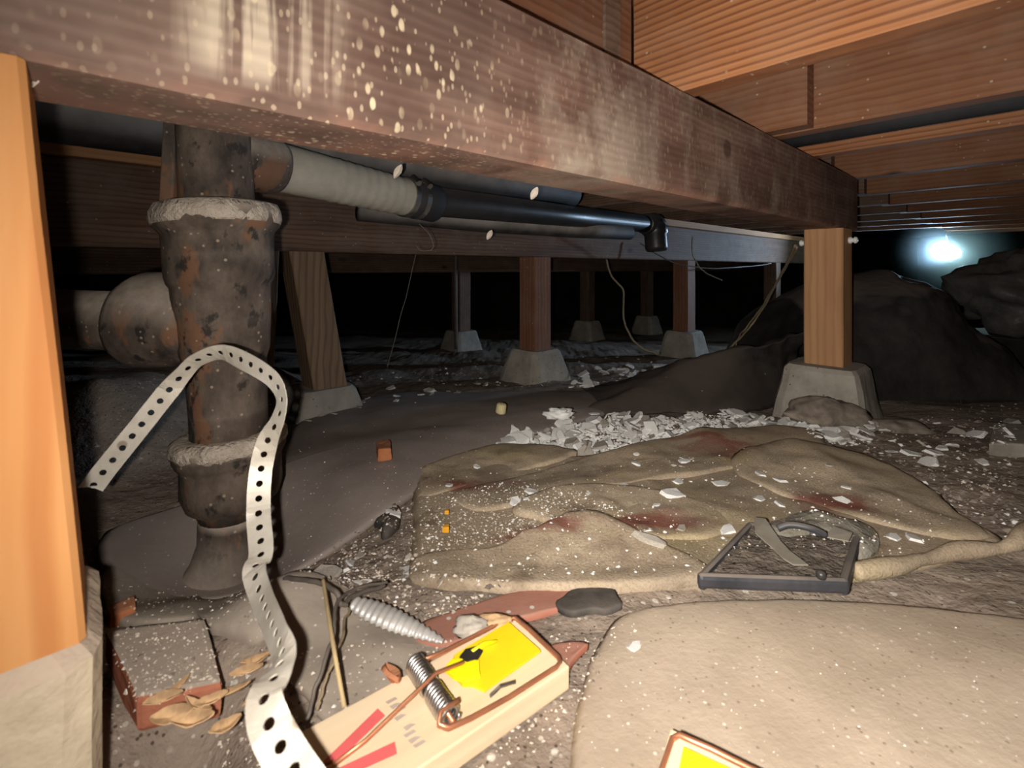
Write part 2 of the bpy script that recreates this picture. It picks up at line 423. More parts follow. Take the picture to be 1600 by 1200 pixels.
M['wire_grey'] = plain('wire_grey', (0.16, 0.135, 0.115), 0.6, 0.2, 0.2, 30)
M['wire_tan'] = plain('wire_tan', (0.27, 0.21, 0.13), 0.7, 0, 0.2, 30)
M['abs_black'] = dusty('abs_black', (0.012, 0.012, 0.014), (0.03, 0.029, 0.03), (0.13, 0.115, 0.105), 0.5, 8, 0.38, None, 0.15, 0.5, updlo=0.3, updhi=1.0)
M['abs_dusty'] = dusty('abs_dusty', (0.014, 0.013, 0.013), (0.045, 0.041, 0.04), (0.40, 0.365, 0.34), 0.85, 14, 0.7, None, 0.3, 0.3, updlo=-0.7, updhi=0.6)
M['black_rubber'] = dusty('black_rubber', (0.012, 0.012, 0.014), (0.03, 0.03, 0.034), None, 0, 8, 0.75, None, 0.3, 0.3, bscale=200)
M['black_scrap'] = dusty('black_scrap', (0.03, 0.028, 0.027), (0.09, 0.08, 0.07), (0.16, 0.135, 0.115), 0.5, 25, 0.9, None, 0.5, 0.1)
M['sleeve'] = dusty('sleeve', (0.30, 0.285, 0.245), (0.40, 0.38, 0.325), (0.42, 0.39, 0.33), 0.4, 12, 0.85, None, 0.15, 0.2)
M['steel'] = plain('steel', (0.55, 0.54, 0.52), 0.35, 1.0, 0.2, 40, 0.5)
M['galv'] = dusty('galv', (0.50, 0.455, 0.38), (0.68, 0.64, 0.56), None, 0, 20, 0.5, [(60, 0.3, 0.1, (0.33, 0.27, 0.2))], 0.1, 0.5, metal=0.25)
M['foil'] = dusty('foil', (0.50, 0.48, 0.45), (0.72, 0.70, 0.67), None, 0, 22, 0.45, None, 0.3, 0.5, metal=0.3)
M['trap_wood'] = wood('trap_wood', (0.62, 0.43, 0.25), (0.74, 0.56, 0.36), (0.84, 0.68, 0.47), 30, 0.15, bstr=0.1)
M['trap_yellow'] = plain('trap_yellow', (0.86, 0.66, 0.015), 0.4, 0, 0.05, 30)
M['trap_yellow_bright'] = plain('trap_yellow_bright', (0.95, 0.82, 0.01), 0.4, 0, 0.03, 30)
M['copper'] = plain('copper', (0.62, 0.27, 0.15), 0.38, 0.7, 0.15, 60)
M['print_red'] = plain('print_red', (0.72, 0.13, 0.13), 0.7, 0, 0.08, 60)
M['print_grey'] = plain('print_grey', (0.47, 0.38, 0.32), 0.8, 0, 0.1, 60)
M['black_bait'] = plain('black_bait', (0.02, 0.016, 0.012), 0.8, 0, 0.3, 80)
M['frame_plastic'] = dusty('frame_plastic', (0.022, 0.024, 0.03), (0.05, 0.05, 0.056), (0.25, 0.21, 0.175), 0.85, 18, 0.5, None, 0.2, 0.4, updlo=0.4, updhi=1.0)
M['filter_fill'] = dusty('filter_fill', (0.07, 0.058, 0.047), (0.21, 0.175, 0.14), (0.2, 0.165, 0.135), 0.3, 28, 1.0, [(190, 0.3, 0.12, (0.3, 0.25, 0.2))], 1.0, 0.05, bscale=140, bdist=0.006)
M['tape'] = dusty('tape', (0.20, 0.18, 0.145), (0.28, 0.255, 0.205), None, 0, 20, 0.7, None, 0.2, 0.3)
M['clear_sheet'] = dusty('clear_sheet', (0.19, 0.175, 0.14), (0.27, 0.25, 0.205), None, 0, 14, 0.16, None, 0.8, 0.7, bscale=55, bdist=0.006)
M['bag'] = dusty('bag', (0.07, 0.065, 0.06), (0.16, 0.148, 0.135), (0.20, 0.18, 0.16), 0.5, 7, 0.5, None, 0.5, 0.4, bscale=18, bdist=0.01)
M['porcelain'] = plain('porcelain', (0.75, 0.76, 0.74), 0.25, 0, 0.05, 30)
M['wall'] = dusty('wall_soil', (0.02, 0.018, 0.016), (0.045, 0.04, 0.036), None, 0, 3, 1.0, None, 0.5, 0.05)
M['subfloor'] = wood('subfloor_wood', (0.09, 0.045, 0.025), (0.16, 0.08, 0.045), (0.22, 0.12, 0.07), 14, 0.4)
M['torch_body'] = plain('torch_body', (0.03, 0.03, 0.035), 0.4, 0.3, 0.1, 30)
M['yellow_bit'] = plain('yellow_bit', (0.62, 0.54, 0.30), 0.6, 0, 0.1, 40)
M['orange_bit'] = plain('orange_bit', (0.75, 0.36, 0.02), 0.6, 0, 0.1, 40)
def emit(name, col, st):
    m = bpy.data.materials.new(name); m.use_nodes = True; n = m.node_tree.nodes
    for x in list(n): n.remove(x)
    o = n.new('ShaderNodeOutputMaterial'); e = n.new('ShaderNodeEmission'); e.inputs[0].default_value = (*col, 1); e.inputs[1].default_value = st
    m.node_tree.links.new(e.outputs[0], o.inputs[0]); return m
M['bulb'] = emit('bulb', (0.80, 1.0, 0.98), 40.0)

# ------------------------------------------------------------------ the setting: soil, subfloor, far walls
def ground():
    def axis(lo, hi, fine_lo, fine_hi, h, grow):
        a = [fine_lo]
        while a[-1] < fine_hi: a.append(a[-1] + h)
        s = h
        while a[-1] < hi: s *= grow; a.append(a[-1] + s)
        s = h; b = []
        cur = fine_lo
        while cur > lo: s *= grow; cur -= s; b.append(cur)
        return list(reversed(b)) + a
    xs = axis(-4.0, 6.0, -0.55, 0.65, 0.006, 1.035)
    ys = axis(-0.6, 7.2, 0.26, 1.15, 0.006, 1.03)
    v = []; nx = len(xs)
    for y in ys:
        for x in xs: v.append((x, y, zg(x, y)))
    f = [(j * nx + i, j * nx + i + 1, (j + 1) * nx + i + 1, (j + 1) * nx + i) for j in range(len(ys) - 1) for i in range(nx - 1)]
    SURF.append(([Vector(p) for p in v], f))
    return struct(obj('floor', v, f, M['dirt'], smooth=True))
ground()
ZJ = 0.656          # underside of the joists, top of the girders
HJ = 0.19
mb = MB(); mb.box((1.0, 3.2, ZJ + HJ + 0.016), (10.5, 8.0, 0.02)); struct(mb.build('ceiling', M['subfloor']))
mb = MB(); mb.box((1.0, 7.1, 0.1), (10.2, 0.1, 1.6)); struct(mb.build('wall_back', M['wall']))
mb = MB(); mb.box((-4.0, 3.2, 0.1), (0.1, 7.8, 1.6)); struct(mb.build('wall_left', M['wall']))
mb = MB(); mb.box((6.0, 3.2, 0.1), (0.1, 7.8, 1.6)); struct(mb.build('wall_right', M['wall']))

# ------------------------------------------------------------------ lumber
def lumber(name, c, size, rot, mat, bev=0.003, wob=0.0):
    """box with its local x along the grain; size = (length, thickness, height)"""
    L, W, H = size
    n = max(2, int(L / 0.06)); v = []; f = []
    prof = [(-W/2 + bev, -H/2), (W/2 - bev, -H/2), (W/2, -H/2 + bev), (W/2, H/2 - bev), (W/2 - bev, H/2), (-W/2 + bev, H/2), (-W/2, H/2 - bev), (-W/2, -H/2 + bev)]
    sd = random.random() * 50
    for i in range(n + 1):
        x = -L/2 + L * i / n
        for (y, z) in prof:
            k = wob * mnoise.noise(Vector((x * 14, y * 40, z * 40 + sd)))
            v.append((x, y + k, z + k))
    for i in range(n):
        for k in range(8):
            f.append((i*8 + k, (i+1)*8 + k, (i+1)*8 + (k+1) % 8, i*8 + (k+1) % 8))
    f.append(tuple(range(8))); f.append(tuple(n*8 + k for k in reversed(range(8))))
    o = obj(name, v, f, mat)
    o.location = c; o.rotation_euler = rot if not isinstance(rot, Matrix) else rot.to_euler()
    return o

D1, D2 = -0.339, -0.427
DC1 = (D1 + D2) / 2
# nearest girder, end just past the orange post
T0, T1 = -0.8, 1.62
g1 = lumber('wooden_girder', at(DC1, (T0 + T1) / 2, 0.5805), (T1 - T0, D1 - D2, 0.151), (0, 0, ROT), M['girder'], 0.005, 0.0007)
# keep material x equal to the distance along the girder
off = (T0 + T1) / 2
for vtx in g1.data.vertices: vtx.co.x += off
g1.location = at(DC1, 0, 0.5805)
tag(g1, 'dark reddish-brown wooden girder with cream splatter crossing the foreground overhead', 'beam')

D3 = -1.333
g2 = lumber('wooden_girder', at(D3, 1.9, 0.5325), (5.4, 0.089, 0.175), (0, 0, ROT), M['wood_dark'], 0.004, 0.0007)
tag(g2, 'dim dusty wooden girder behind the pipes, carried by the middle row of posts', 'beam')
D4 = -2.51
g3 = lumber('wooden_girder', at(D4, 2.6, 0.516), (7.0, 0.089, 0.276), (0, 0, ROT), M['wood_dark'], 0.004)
tag(g3, 'almost black girder farthest back in the dark', 'beam')
pl = lumber('sill_plate', at(D3 + 0.008, 1.9, 0.6385), (5.4, 0.105, 0.034), (0, 0, ROT), M['wood_post_orange'], 0.002)
tag(pl, 'thin orange board lying along the top of the middle girder', 'board')

ORD = ['nearest', 'second', 'third', 'fourth', 'fifth', 'sixth', 'seventh', 'eighth', 'ninth', 'tenth', 'eleventh', 'twelfth', 'thirteenth', 'fourteenth', 'fifteenth', 'sixteenth', 'seventeenth']
ROTJ = math.atan2(JV.y, JV.x)
ts = [0.65, 1.005, 1.245, 1.64, 2.03, 2.42, 2.81, 3.20, 3.59, 3.98, 4.37, 4.76]
for i, t in enumerate(ts):
    d0, d1 = D2 + 0.0, (0.9 if t < 1.1 else 1.6 + 0.45 * t)
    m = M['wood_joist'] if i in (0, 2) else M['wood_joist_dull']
    o = lumber('floor_joist', at((d0 + d1) / 2, t + 0.019, ZJ + HJ / 2 + 0.001), (d1 - d0, 0.038, HJ), (0, 0, ROTJ), m, 0.002)
    lab = ['bright orange ribbed floor joist crossing the upper right corner, nearest the camera',
           'orange knotty floor joist just behind the nearest one, above the black pipe',
           'orange floor joist directly behind the black pipe at upper right'][i] if i < 3 else \
          '%s floor joist back from the camera on the right of the near girder' % ORD[i]
    tag(o, lab, 'joist', 'floor joists right of the near girder')
ts2 = [-0.52, -0.13, 0.26, 0.55, 0.962, 1.20, 1.60, 1.99, 2.38, 2.77, 3.16, 3.55, 3.94]
for i, t in enumerate(ts2):
    d1 = D1 + 0.02
    if i == 4: d1 = D1 + 0.064
    if i == 3: d1 = D2 + 0.02
    if i > 4: d1 = D2 + 0.03
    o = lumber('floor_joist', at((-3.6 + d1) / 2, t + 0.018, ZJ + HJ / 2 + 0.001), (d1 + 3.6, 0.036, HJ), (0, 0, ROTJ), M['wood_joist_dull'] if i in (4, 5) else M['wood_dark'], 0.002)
    lab = 'lapped joist end poking past the girder top beside the knotty orange joist' if i == 4 else \
          '%s dark floor joist running back behind the near girder, counted from the left' % ('first' if i == 0 else ORD[i])
    tag(o, lab, 'joist', 'floor joists behind the near girder')
bl = lumber('blocking_board', at(-0.43, 0.36, ZJ + 0.096), (0.52, 0.036, 0.188), (0, 0, ROT), M['wood_red'], 0.002)
tag(bl, 'knotty reddish blocking board standing on the near girder beside the bright joist', 'board')
bl = lumber('blocking_board', at(-0.435, 1.13, ZJ + 0.098), (0.15, 0.036, 0.12), (0, 0, ROT), M['wood_dark'], 0.002)
tag(bl, 'short dark blocking board on the girder behind the black pipe', 'board')

# ------------------------------------------------------------------ posts and pier blocks
def post(d, t, z0, z1, mat, label, size=0.089, lean=(0, 0), group=None, rz=0.0):
    """4x4 post, local x is its height; lean = shift of the foot along (joist, girder)"""
    L = z1 - z0
    o = lumber('wooden_post', (0, 0, 0), (L, size, size), (0, 0, 0), mat, 0.003, 0.0008)
    R = Matrix((JV, GV, Vector((0, 0, 1)))).transposed() if False else None
    up = Vector((0, 0, 1)); top = at(d, t, z1); foot = at(d + lean[0], t + lean[1], z0)
    for vv in o.data.vertices:
        x, y, z = vv.co
        k = (x + L / 2) / L
        p = foot.lerp(top, k) + GV * y + JV * z
        vv.co = p - foot
    # grain axis: store height along local z instead, so turn the local frame
    Q = Matrix(((0, 0, 1), (0, 1, 0), (-1, 0, 0)))      # local(x=height) -> world z
    for vv in o.data.vertices: vv.co = Q @ vv.co * 1.0
    o.data.flip_normals() if False else None
    o.matrix_world = Matrix.Translation(foot) @ Q.inverted().to_4x4()
    bm = bmesh.new(); bm.from_mesh(o.data); bmesh.ops.recalc_face_normals(bm, faces=bm.faces); bm.to_mesh(o.data); bm.free()
    tag(o, label, 'post', group)
    return o

def pier(d, t, ztop, h, a, b, mat, label, rz=0.0, group=None):
    """truncated pyramid block, half widths a on top, b at the foot"""
    c = at(d, t, ztop - h); seg = 7; v = []; f = []
    sd = random.random() * 30
    rows = [(0, b), (0.25 * h, b + (a - b) * 0.25), (0.5 * h, b + (a - b) * 0.5), (0.75 * h, b + (a - b) * 0.75), (h - 0.010, a + 0.002), (h, a - 0.007)]
    cr, sr = math.cos(rz), math.sin(rz)
    ring = []
    for s_ in range(4):
        for k in range(seg):
            u = -1 + 2 * k / seg
            x, y = [(u, -1), (1, u), (-u, 1), (-1, -u)][s_]
            m_ = max(abs(x), abs(y)); rr = (abs(x) ** 7 + abs(y) ** 7) ** (1 / 7.0)
            ring.append((x / rr, y / rr))
    n = len(ring)
    for (z, w_) in rows:
        for (x, y) in ring:
            k = 1 + 0.035 * mnoise.noise(Vector((x * 2 + sd, y * 2, z * 25)))
            p = JV * (x * cr - y * sr) * w_ * k + GV * (x * sr + y * cr) * w_ * k
            v.append(c + p + Vector((0, 0, z)))
    for i in range(len(rows) - 1):
        for k in range(n): f.append((i*n + k, i*n + (k+1) % n, (i+1)*n + (k+1) % n, (i+1)*n + k))
    v.append(c + Vector((0, 0, h))); ti = len(v) - 1; b0 = (len(rows) - 1) * n
    for k in range(n): f.append((b0 + k, b0 + (k+1) % n, ti))
    f.append(tuple(reversed(range(n))))
    o = obj('concrete_pier', v, f, mat, loc=c)
    return tag(o, label, 'pier block', group)

# left foreground
post(DC1 + 0.002, -0.062, 0.205, 0.504, M['wood_post_near'], 'bright orange wooden post at the left edge, nearest the camera', lean=(0.0, 0.023))
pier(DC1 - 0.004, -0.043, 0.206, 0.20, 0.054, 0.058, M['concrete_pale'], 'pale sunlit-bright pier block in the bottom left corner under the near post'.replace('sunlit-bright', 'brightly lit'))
# under the girder's far end
post(DC1 + 0.008, 1.48, 0.148, 0.504, M['wood_post_orange'], 'orange wooden post under the end of the near girder, right of centre')
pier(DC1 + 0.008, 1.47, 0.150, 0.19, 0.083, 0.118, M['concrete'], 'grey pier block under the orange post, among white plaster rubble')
# middle row
post(D3, 0.453, 0.08, 0.445, M['wood_brown'], 'leaning brown wooden post just right of the cast-iron stack', lean=(0.02, 0.055))
pier(D3 + 0.01, 0.50, 0.083, 0.12, 0.075, 0.11, M['concrete'], 'low dust-covered pier block under the leaning brown post')
post(D3 + 0.03, 0.35, 0.08, 0.445, M['wood_brown'], 'short dark brown brace post tucked behind the leaning post', size=0.06, lean=(-0.05, 0.0))
post(D3, 1.343, 0.085, 0.445, M['wood_red'], 'reddish wooden post at the centre of the middle row')
pier(D3, 1.343, 0.087, 0.15, 0.076, 0.118, M['concrete'], 'grey pier block at centre in the middle row, plaster flakes on its top')
post(D3, 2.525, 0.05, 0.445, M['wood_red'], 'reddish post with a bluish lit side, right of centre in the middle row')
pier(D3, 2.525, 0.055, 0.17, 0.078, 0.118, M['concrete'], 'pier block with a bluish lit side, right of the central pier')
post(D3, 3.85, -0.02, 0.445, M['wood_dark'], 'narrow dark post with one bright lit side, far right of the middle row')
pier(D3, 3.85, -0.015, 0.15, 0.078, 0.118, M['concrete'], 'small far pier block lit pale on one side, left of the orange post')
# far row
far = [(1.85, 0.0, 'far dim post left of the central post, in the dark'), (3.14, -0.03, 'far dim post just right of the central post, in the dark'), (4.04, -0.05, 'far dim post hidden in the dark left of the bluish lit post')]
for (t, zt, lab) in far:
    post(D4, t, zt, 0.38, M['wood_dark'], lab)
    pier(D4, t, zt + 0.004, 0.17, 0.078, 0.12, M['concrete'], lab.replace('dim post', 'pier block').replace('left of the central post', 'under the dim post left of centre').replace('just right of the central post', 'under the dim post right of centre').replace('left of the bluish lit post', 'beside the bluish lit post'))

# ------------------------------------------------------------------ cast-iron stack
SY = 0.62
def spx(px, py): return P(px, py, SY)
st = empty('cast_iron_stack', (spx(352, 905).x, SY, -0.02))
tag(st, 'rusty cast-iron drain stack with dust-crusted hubs and a side branch, left of centre', 'pipe')
S = SY / F
ax_top = spx(331, 150); ax_low = spx(362, 715)
AX = (ax_top - ax_low).normalized()
def axp(py):                                        # point of the stack axis at a picture row
    k = (py - 150) / (715 - 150.0); return ax_top.lerp(ax_low, k)
def lat(rows, seg=36, rough=0.001, sd=0.0):         # rows of (picture row, half width in pixels)
    mbx = MB(); base = axp(rows[-1][0])
    prof = [((axp(py) - base).length, r * S) for py, r in reversed(rows)]
    return mbx.lathe(prof, base, AX, seg, rough, sd)
lat([(95, 51), (200, 51), (345, 52)]).build('upper_pipe', M['iron'], st, smooth=True)
lat([(322, 62), (324, 78), (330, 86), (345, 87), (356, 85), (364, 78), (368, 76), (400, 76), (430, 75), (440, 72), (446, 68), (500, 66), (548, 62), (566, 56), (640, 54), (700, 54)], sd=3).build('tee_body', M['iron'], st, smooth=True)
lat([(319, 55), (318, 70), (323, 84), (334, 88), (345, 88.5), (352, 86)], 60, 0.004, 5).build('dust_crust', M['dust_crust'], st, smooth=True)
lat([(676, 56), (678, 72), (686, 78), (704, 78), (712, 74), (718, 70), (760, 70), (778, 64), (788, 52), (800, 48)], sd=8).build('lower_hub', M['iron'], st, smooth=True)
lat([(674, 58), (673, 70), (679, 79), (692, 80), (698, 77)], 60, 0.003, 9).build('dust_crust', M['dust_crust'], st, smooth=True)
mb = MB(); base0 = axp(790)
mb.tube([base0, base0 + Vector((-0.003, 0, -0.02)), spx(362, 845), spx(357, 880) + Vector((0, -0.003, 0)), spx(348, 915) + Vector((0, -0.006, 0)), spx(338, 950) + Vector((0, -0.012, 0))],
        [0.040, 0.038, 0.0385, 0.042, 0.050, 0.058], 36)
mb.build('base_bend', M['iron'], st, smooth=True)
# side branch to the left
br0 = axp(505); brd = Vector((-0.97, 0.20, 0.02)).normalized()
mb = MB(); mb.lathe([(0.02, 0.052), (0.048, 0.053), (0.060, 0.057), (0.068, 0.0595), (0.090, 0.063), (0.112, 0.0645), (0.122, 0.062), (0.129, 0.050), (0.131, 0.04)], br0, brd, 40, 0.001, 1)
mb.build('branch_hub', M['iron'], st, smooth=True)
mb = MB(); mb.lathe([(0.12, 0.040), (0.23, 0.040), (0.42, 0.041)], br0 + Vector((0, 0, -0.004)), brd, 32, 0.001, 2)
mb.build('branch_pipe', M['iron'], st, smooth=True)
mb = MB(); ri = spx(288, 205)
mb.box(spx(285, 255) + Vector((0, -0.012, 0)), (0.017, 0.03, 0.125), Matrix.Rotation(0.05, 3, 'Y'), 0.002)
mb.build('seam_flange', M['iron'], st)
# elbow towards the plastic drain
E0 = P(370, 250, 0.66); E1 = P(418, 258, 0.72)
mb = MB(); mb.tube([axp(246), E0, E1, P(436, 262, 0.735)], [0.038, 0.040, 0.043, 0.038], 28)
mb.build('side_elbow', M['iron'], st, smooth=True)

# ------------------------------------------------------------------ drain pipe of grey sleeve and black plastic
q0 = P(420, 258, 0.725); q1 = P(650, 312, 0.95); q2 = P(1018, 351, 1.78)
dr = empty('plastic_drain_pipe', q1)
tag(dr, 'grey sleeved drain pipe clamped to a black plastic pipe under the near girder', 'pipe')
dirq = (q1 - q0).normalized(); dirr = (q2 - q1).normalized()
mb = MB(); LQ = (q1 - q0).length
prof = []
for i in range(60):
    h = LQ * i / 59.0
    prof.append((h, 0.0375 - 0.0018 * i / 59 + (0.0007 * math.sin(i * 1.5) if 18 < i < 50 else 0)))
mb.lathe(prof, q0, dirq, 40); mb.build('grey_sleeve', M['sleeve'], dr, smooth=True)
mb = MB()
for (o_, r_, w_) in ((-0.030, 0.0385, 0.012), (-0.002, 0.0385, 0.012)):
    mb.lathe([(o_, 0.036), (o_ + 0.0005, r_), (o_ + w_ - 0.0005, r_), (o_ + w_, 0.036)], q1, dirq, 40)
cl = mb.build('hose_clamp', M['steel'], dr, smooth=False)
sidev = (Vector((0.2, -0.6, 0.75)) - dirq * dirq.dot(Vector((0.2, -0.6, 0.75)))).normalized()
mb = MB(); 
for o_ in (-0.024, 0.004):
    c_ = q1 + dirq * o_ + sidev * 0.040; tv = dirq.cross(sidev)
    mb.tube([c_ - tv * 0.011, c_ + tv * 0.011], 0.0048, 10); mb.tube([c_ + tv * 0.010, c_ + tv * 0.015], 0.0062, 8)
mb.build('clamp_screw', M['steel'], cl)
mb = MB(); mb.lathe([(-0.034, 0.0365), (-0.034, 0.0378), (0.034, 0.0378), (0.038, 0.034), (0.040, 0.030)], q1 + dirq * 0.012, dirq, 36); mb.build('rubber_coupling', M['black_rubber'], dr, smooth=True)
mb = MB(); mb.tube([q1 + dirq * 0.02, q1 + dirr * 0.06, q1 + dirr * 0.45, q2], 0.0305, 28); mb.build('black_pipe', M['abs_black'], dr, smooth=True)
mb = MB(); mb.lathe([(-0.06, 0.0305), (-0.058, 0.037), (0.002, 0.037), (0.004, 0.043), (0.02, 0.043), (0.024, 0.036), (0.05, 0.036)], q2, dirr, 28)
cp = mb.build('end_coupling', M['abs_black'], dr, smooth=True)
mb = MB(); mb.lathe([(0, 0.030), (0.02, 0.044), (0.045, 0.046), (0.052, 0.040), (0.10, 0.040), (0.11, 0.035)], q2 + Vector((0.01, 0, 0.012)), (0.05, -0.1, -1), 28)
mb.build('drop_elbow', M['abs_black'], cp, smooth=True)

o = MB().tube([at(-0.895, t, 0.612) for t in (-0.6, -0.2, 0.2, 0.6, 1.05)], 0.036, 28)
o.lathe([(-0.5, 0.036), (-0.499, 0.042), (0, 0.042), (0.004, 0.036)], at(-0.895, 0.155, 0.612), GV, 28)
tag(o.build('black_drain_pipe', M['abs_dusty'], loc=at(-0.895, 0.2, 0.612), smooth=True), 'large dusty black pipe hugging the joists behind the near girder', 'pipe')
o = MB().tube([P(560, 330, 1.05), P(760, 350, 1.25), P(900, 360, 1.42), P(984, 364, 1.52)], 0.022, 20)
tag(o.build('black_branch_pipe', M['abs_dusty'], loc=P(760, 350, 1.25), smooth=True), 'thin black pipe stub with open end hanging below the drain pipe', 'pipe')
o = MB().tube([at(d, 1.135 , 0.681) for d in (-0.40, -0.2, 0.1, 0.5, 0.9)], 0.023, 24)
tag(o.build('black_gas_pipe', M['black_rubber'], loc=at(0, 1.135, 0.681), smooth=True), 'black pipe running between the orange joists at upper right', 'pipe')

# ------------------------------------------------------------------ perforated strap
def strap():
    # picture x, y, depth, share of the width seen face on, tilt sign
    raw = [(139, 768, 0.43, 1.0, 0), (165, 733, 0.435, 1.0, 0), (215, 671, 0.445, 1.0, 0), (262, 612, 0.455, 1.0, 0), (287, 583, 0.46, .8, 0), (308, 563, 0.462, .72, 0), (345, 551, 0.46, .75, 0),
           (385, 566, 0.452, .85, 0), (425, 592, 0.445, .7, 0), (440, 622, 0.44, .45, 0), (434, 655, 0.435, .6, 0), (418, 690, 0.43, 0.95, 0),
           (407, 740, 0.425, 1, 0), (404, 800, 0.41, 1, 0), (408, 862, 0.385, .95, 0), (398, 892, 0.365, .85, 0), (408, 930, 0.345, .78, 0), (430, 985, 0.305, .7, 0), (441, 1020, 0.282, .68, 0),
           (430, 1055, 0.262, .75, 0), (413, 1090, 0.248, .9, 0), (422, 1135, 0.238, 1, 0), (452, 1190, 0.228, 1, 0), (490, 1250, 0.218, 1, 0), (545, 1350, 0.215, 1, 0), (600, 1475, 0.212, 1, 0)]
    P3 = [P(x, y, Y) for x, y, Y, _, _ in raw]
    n = 600
    pts = crom(P3, n); cs = crom([Vector((c, 0, 0)) for _, _, _, c, _ in raw], n)
    # arc length
    s = [0.0]
    for i in range(1, n): s.append(s[-1] + (pts[i] - pts[i-1]).length)
    def samp(u):
        lo, hi = 0, n - 1
        while hi - lo > 1:
            m_ = (lo + hi) // 2
            if s[m_] <= u: lo = m_
            else: hi = m_
        k = min(1, max(0, (u - s[lo]) / max(1e-9, s[hi] - s[lo])))
        p = pts[lo].lerp(pts[hi], k); c = min(1, max(0.2, cs[lo].x + (cs[hi].x - cs[lo].x) * k))
        a = pts[max(0, lo - 4)]; b = pts[min(n - 1, hi + 4)]
        t = (b - a).normalized()
        view = (p - cam.location).normalized()
        perp = t.cross(view).normalized()
        dep = t.cross(perp).normalized()
        wv = (perp * c + dep * math.sqrt(1 - c * c)).normalized()
        return p, wv, t.cross(wv).normalized()
    W = 0.0185; pitch = 0.0122; rh = 0.0027; th = 0.0009
    Ltot = s[-1]; nc = int(Ltot / pitch)
    v = []; f = []
    idx = {}
    def vert(u, w_, side):
        k = (round(u, 6), round(w_, 6), side)
        if k in idx: return idx[k]
        p, wv, nv = samp(u)
        v.append(p + wv * w_ + nv * (th / 2 if side else -th / 2)); idx[k] = len(v) - 1; return idx[k]
    for c in range(nc):
        u0 = c * pitch; uc = u0 + pitch / 2
        # square border points (16) to hole points (16)
        bo = []; ho = []
        for k in range(16):
            an = 2 * math.pi * k / 16
            x, y = math.cos(an), math.sin(an); m_ = max(abs(x), abs(y))
            sx, sy = x / m_, y / m_
            bo.append((uc + sx * pitch / 2, sy * W / 2)); ho.append((uc + x * rh, y * rh))
        slant = 0.010 if c == 0 else 0
        for side in (0, 1):
            B = [vert(bu + (slant * (0.5 - bw / W) if (c == 0 and bu < u0 + 1e-4) else 0), bw, side) for bu, bw in bo]
            H = [vert(hu, hw, side) for hu, hw in ho]
            for k in range(16):
                q = (B[k], B[(k+1) % 16], H[(k+1) % 16], H[k]); f.append(q if side else tuple(reversed(q)))
        H0 = [vert(hu, hw, 0) for hu, hw in ho]; H1 = [vert(hu, hw, 1) for hu, hw in ho]
        for k in range(16): f.append((H0[k], H0[(k+1) % 16], H1[(k+1) % 16], H1[k]))
        for k in range(16):
            a, b = bo[k], bo[(k+1) % 16]
            if abs(a[1] - b[1]) < 1e-7 and abs(abs(a[1]) - W/2) < 1e-7:
                adj = lambda q: (q[0] + (slant * (0.5 - q[1] / W) if (c == 0 and q[0] < u0 + 1e-4) else 0), q[1])
                a, b = adj(a), adj(b)
                f.append((vert(a[0], a[1], 0), vert(b[0], b[1], 0), vert(b[0], b[1], 1), vert(a[0], a[1], 1)))
    o = obj('perforated_strap', v, f, M['galv'], loc=P(422, 1135, 0.245))
    tag(o, 'bent galvanised strap with a row of holes looping in front of the stack', 'strap')
strap()

# ------------------------------------------------------------------ sheets and carpet on the soil
def GL(lst, off=0.0): return [G(x, y, off) for x, y in lst]
o = pad('dusty_sheet', GL([(165, 850), (300, 862), (440, 834), (540, 803), (640, 760), (760, 695), (880, 657), (990, 620), (900, 604), (760, 606), (640, 606), (560, 618), (470, 650), (440, 690), (300, 770), (170, 800)], 0.02),
        M['sheet_mid'], 0.005, 0.022, n=160, rings=28, wav=0.006, wfreq=5, seed=2.0, rim=0.9, edge_noise=0.003)
tag(o, 'smooth grey-brown dust-covered plastic sheet behind the stack, left of the carpet', 'sheet')
o = pad('dusty_sheet', GL([(985, 935), (1100, 920), (1250, 917), (1400, 924), (1560, 942), (1850, 968), (2400, 1010), (2600, 1180), (2100, 1380), (1400, 1420), (1000, 1390), (880, 1290), (890, 1160), (905, 1065), (925, 1000), (950, 960)], 0.02),
        M['sheet_near'], 0.006, 0.006, n=180, rings=28, wav=0.004, wfreq=5, seed=5.0, rim=0.92, edge_noise=0.002)
tag(o, 'tan dust-covered sheet with a curved edge across the lower right foreground', 'sheet')
o = pad('dusty_sheet', GL([(430, 925), (500, 915), (560, 930), (600, 965), (690, 1000), (760, 985), (840, 985), (880, 1040), (800, 1120), (640, 1180), (520, 1120), (450, 1040), (420, 980)], 0.01),
        M['sheet_foot'], 0.003, 0.003, n=120, rings=18, wav=0.008, wfreq=9, seed=8.0, rim=0.9)
tag(o, 'pale dusty sheet lying under the mousetrap between strap and red paper', 'sheet')
o = pad('dusty_sheet', GL([(165, 860), (260, 852), (310, 862), (330, 900), (400, 930), (430, 990), (400, 1020), (330, 1000), (300, 960), (200, 960), (165, 930)], 0.0),
        M['sheet_foot'], 0.004, 0.006, n=90, rings=14, wav=0.006, wfreq=9, seed=11.0, rim=0.85)
tag(o, 'grey dusty sheet heaped round the foot of the cast-iron stack', 'sheet')
o = pad('red_paper', GL([(640, 980), (700, 950), (790, 922), (880, 903), (945, 898), (965, 915), (910, 938), (800, 962), (740, 985), (680, 1000)], 0.012),
        M['red_paper'], 0.002, 0.0, n=70, rings=10, wav=0.003, seed=12.0, rim=0.9, off=0.003)
tag(o, 'long red-brown paper strip between the carpet and the mousetrap', 'paper')
o = pad('red_paper', GL([(862, 1000), (918, 998), (900, 1020), (880, 1045), (866, 1030)], 0.02), M['red_paper'], 0.002, 0.0, n=40, rings=6, seed=13.0, off=0.012)
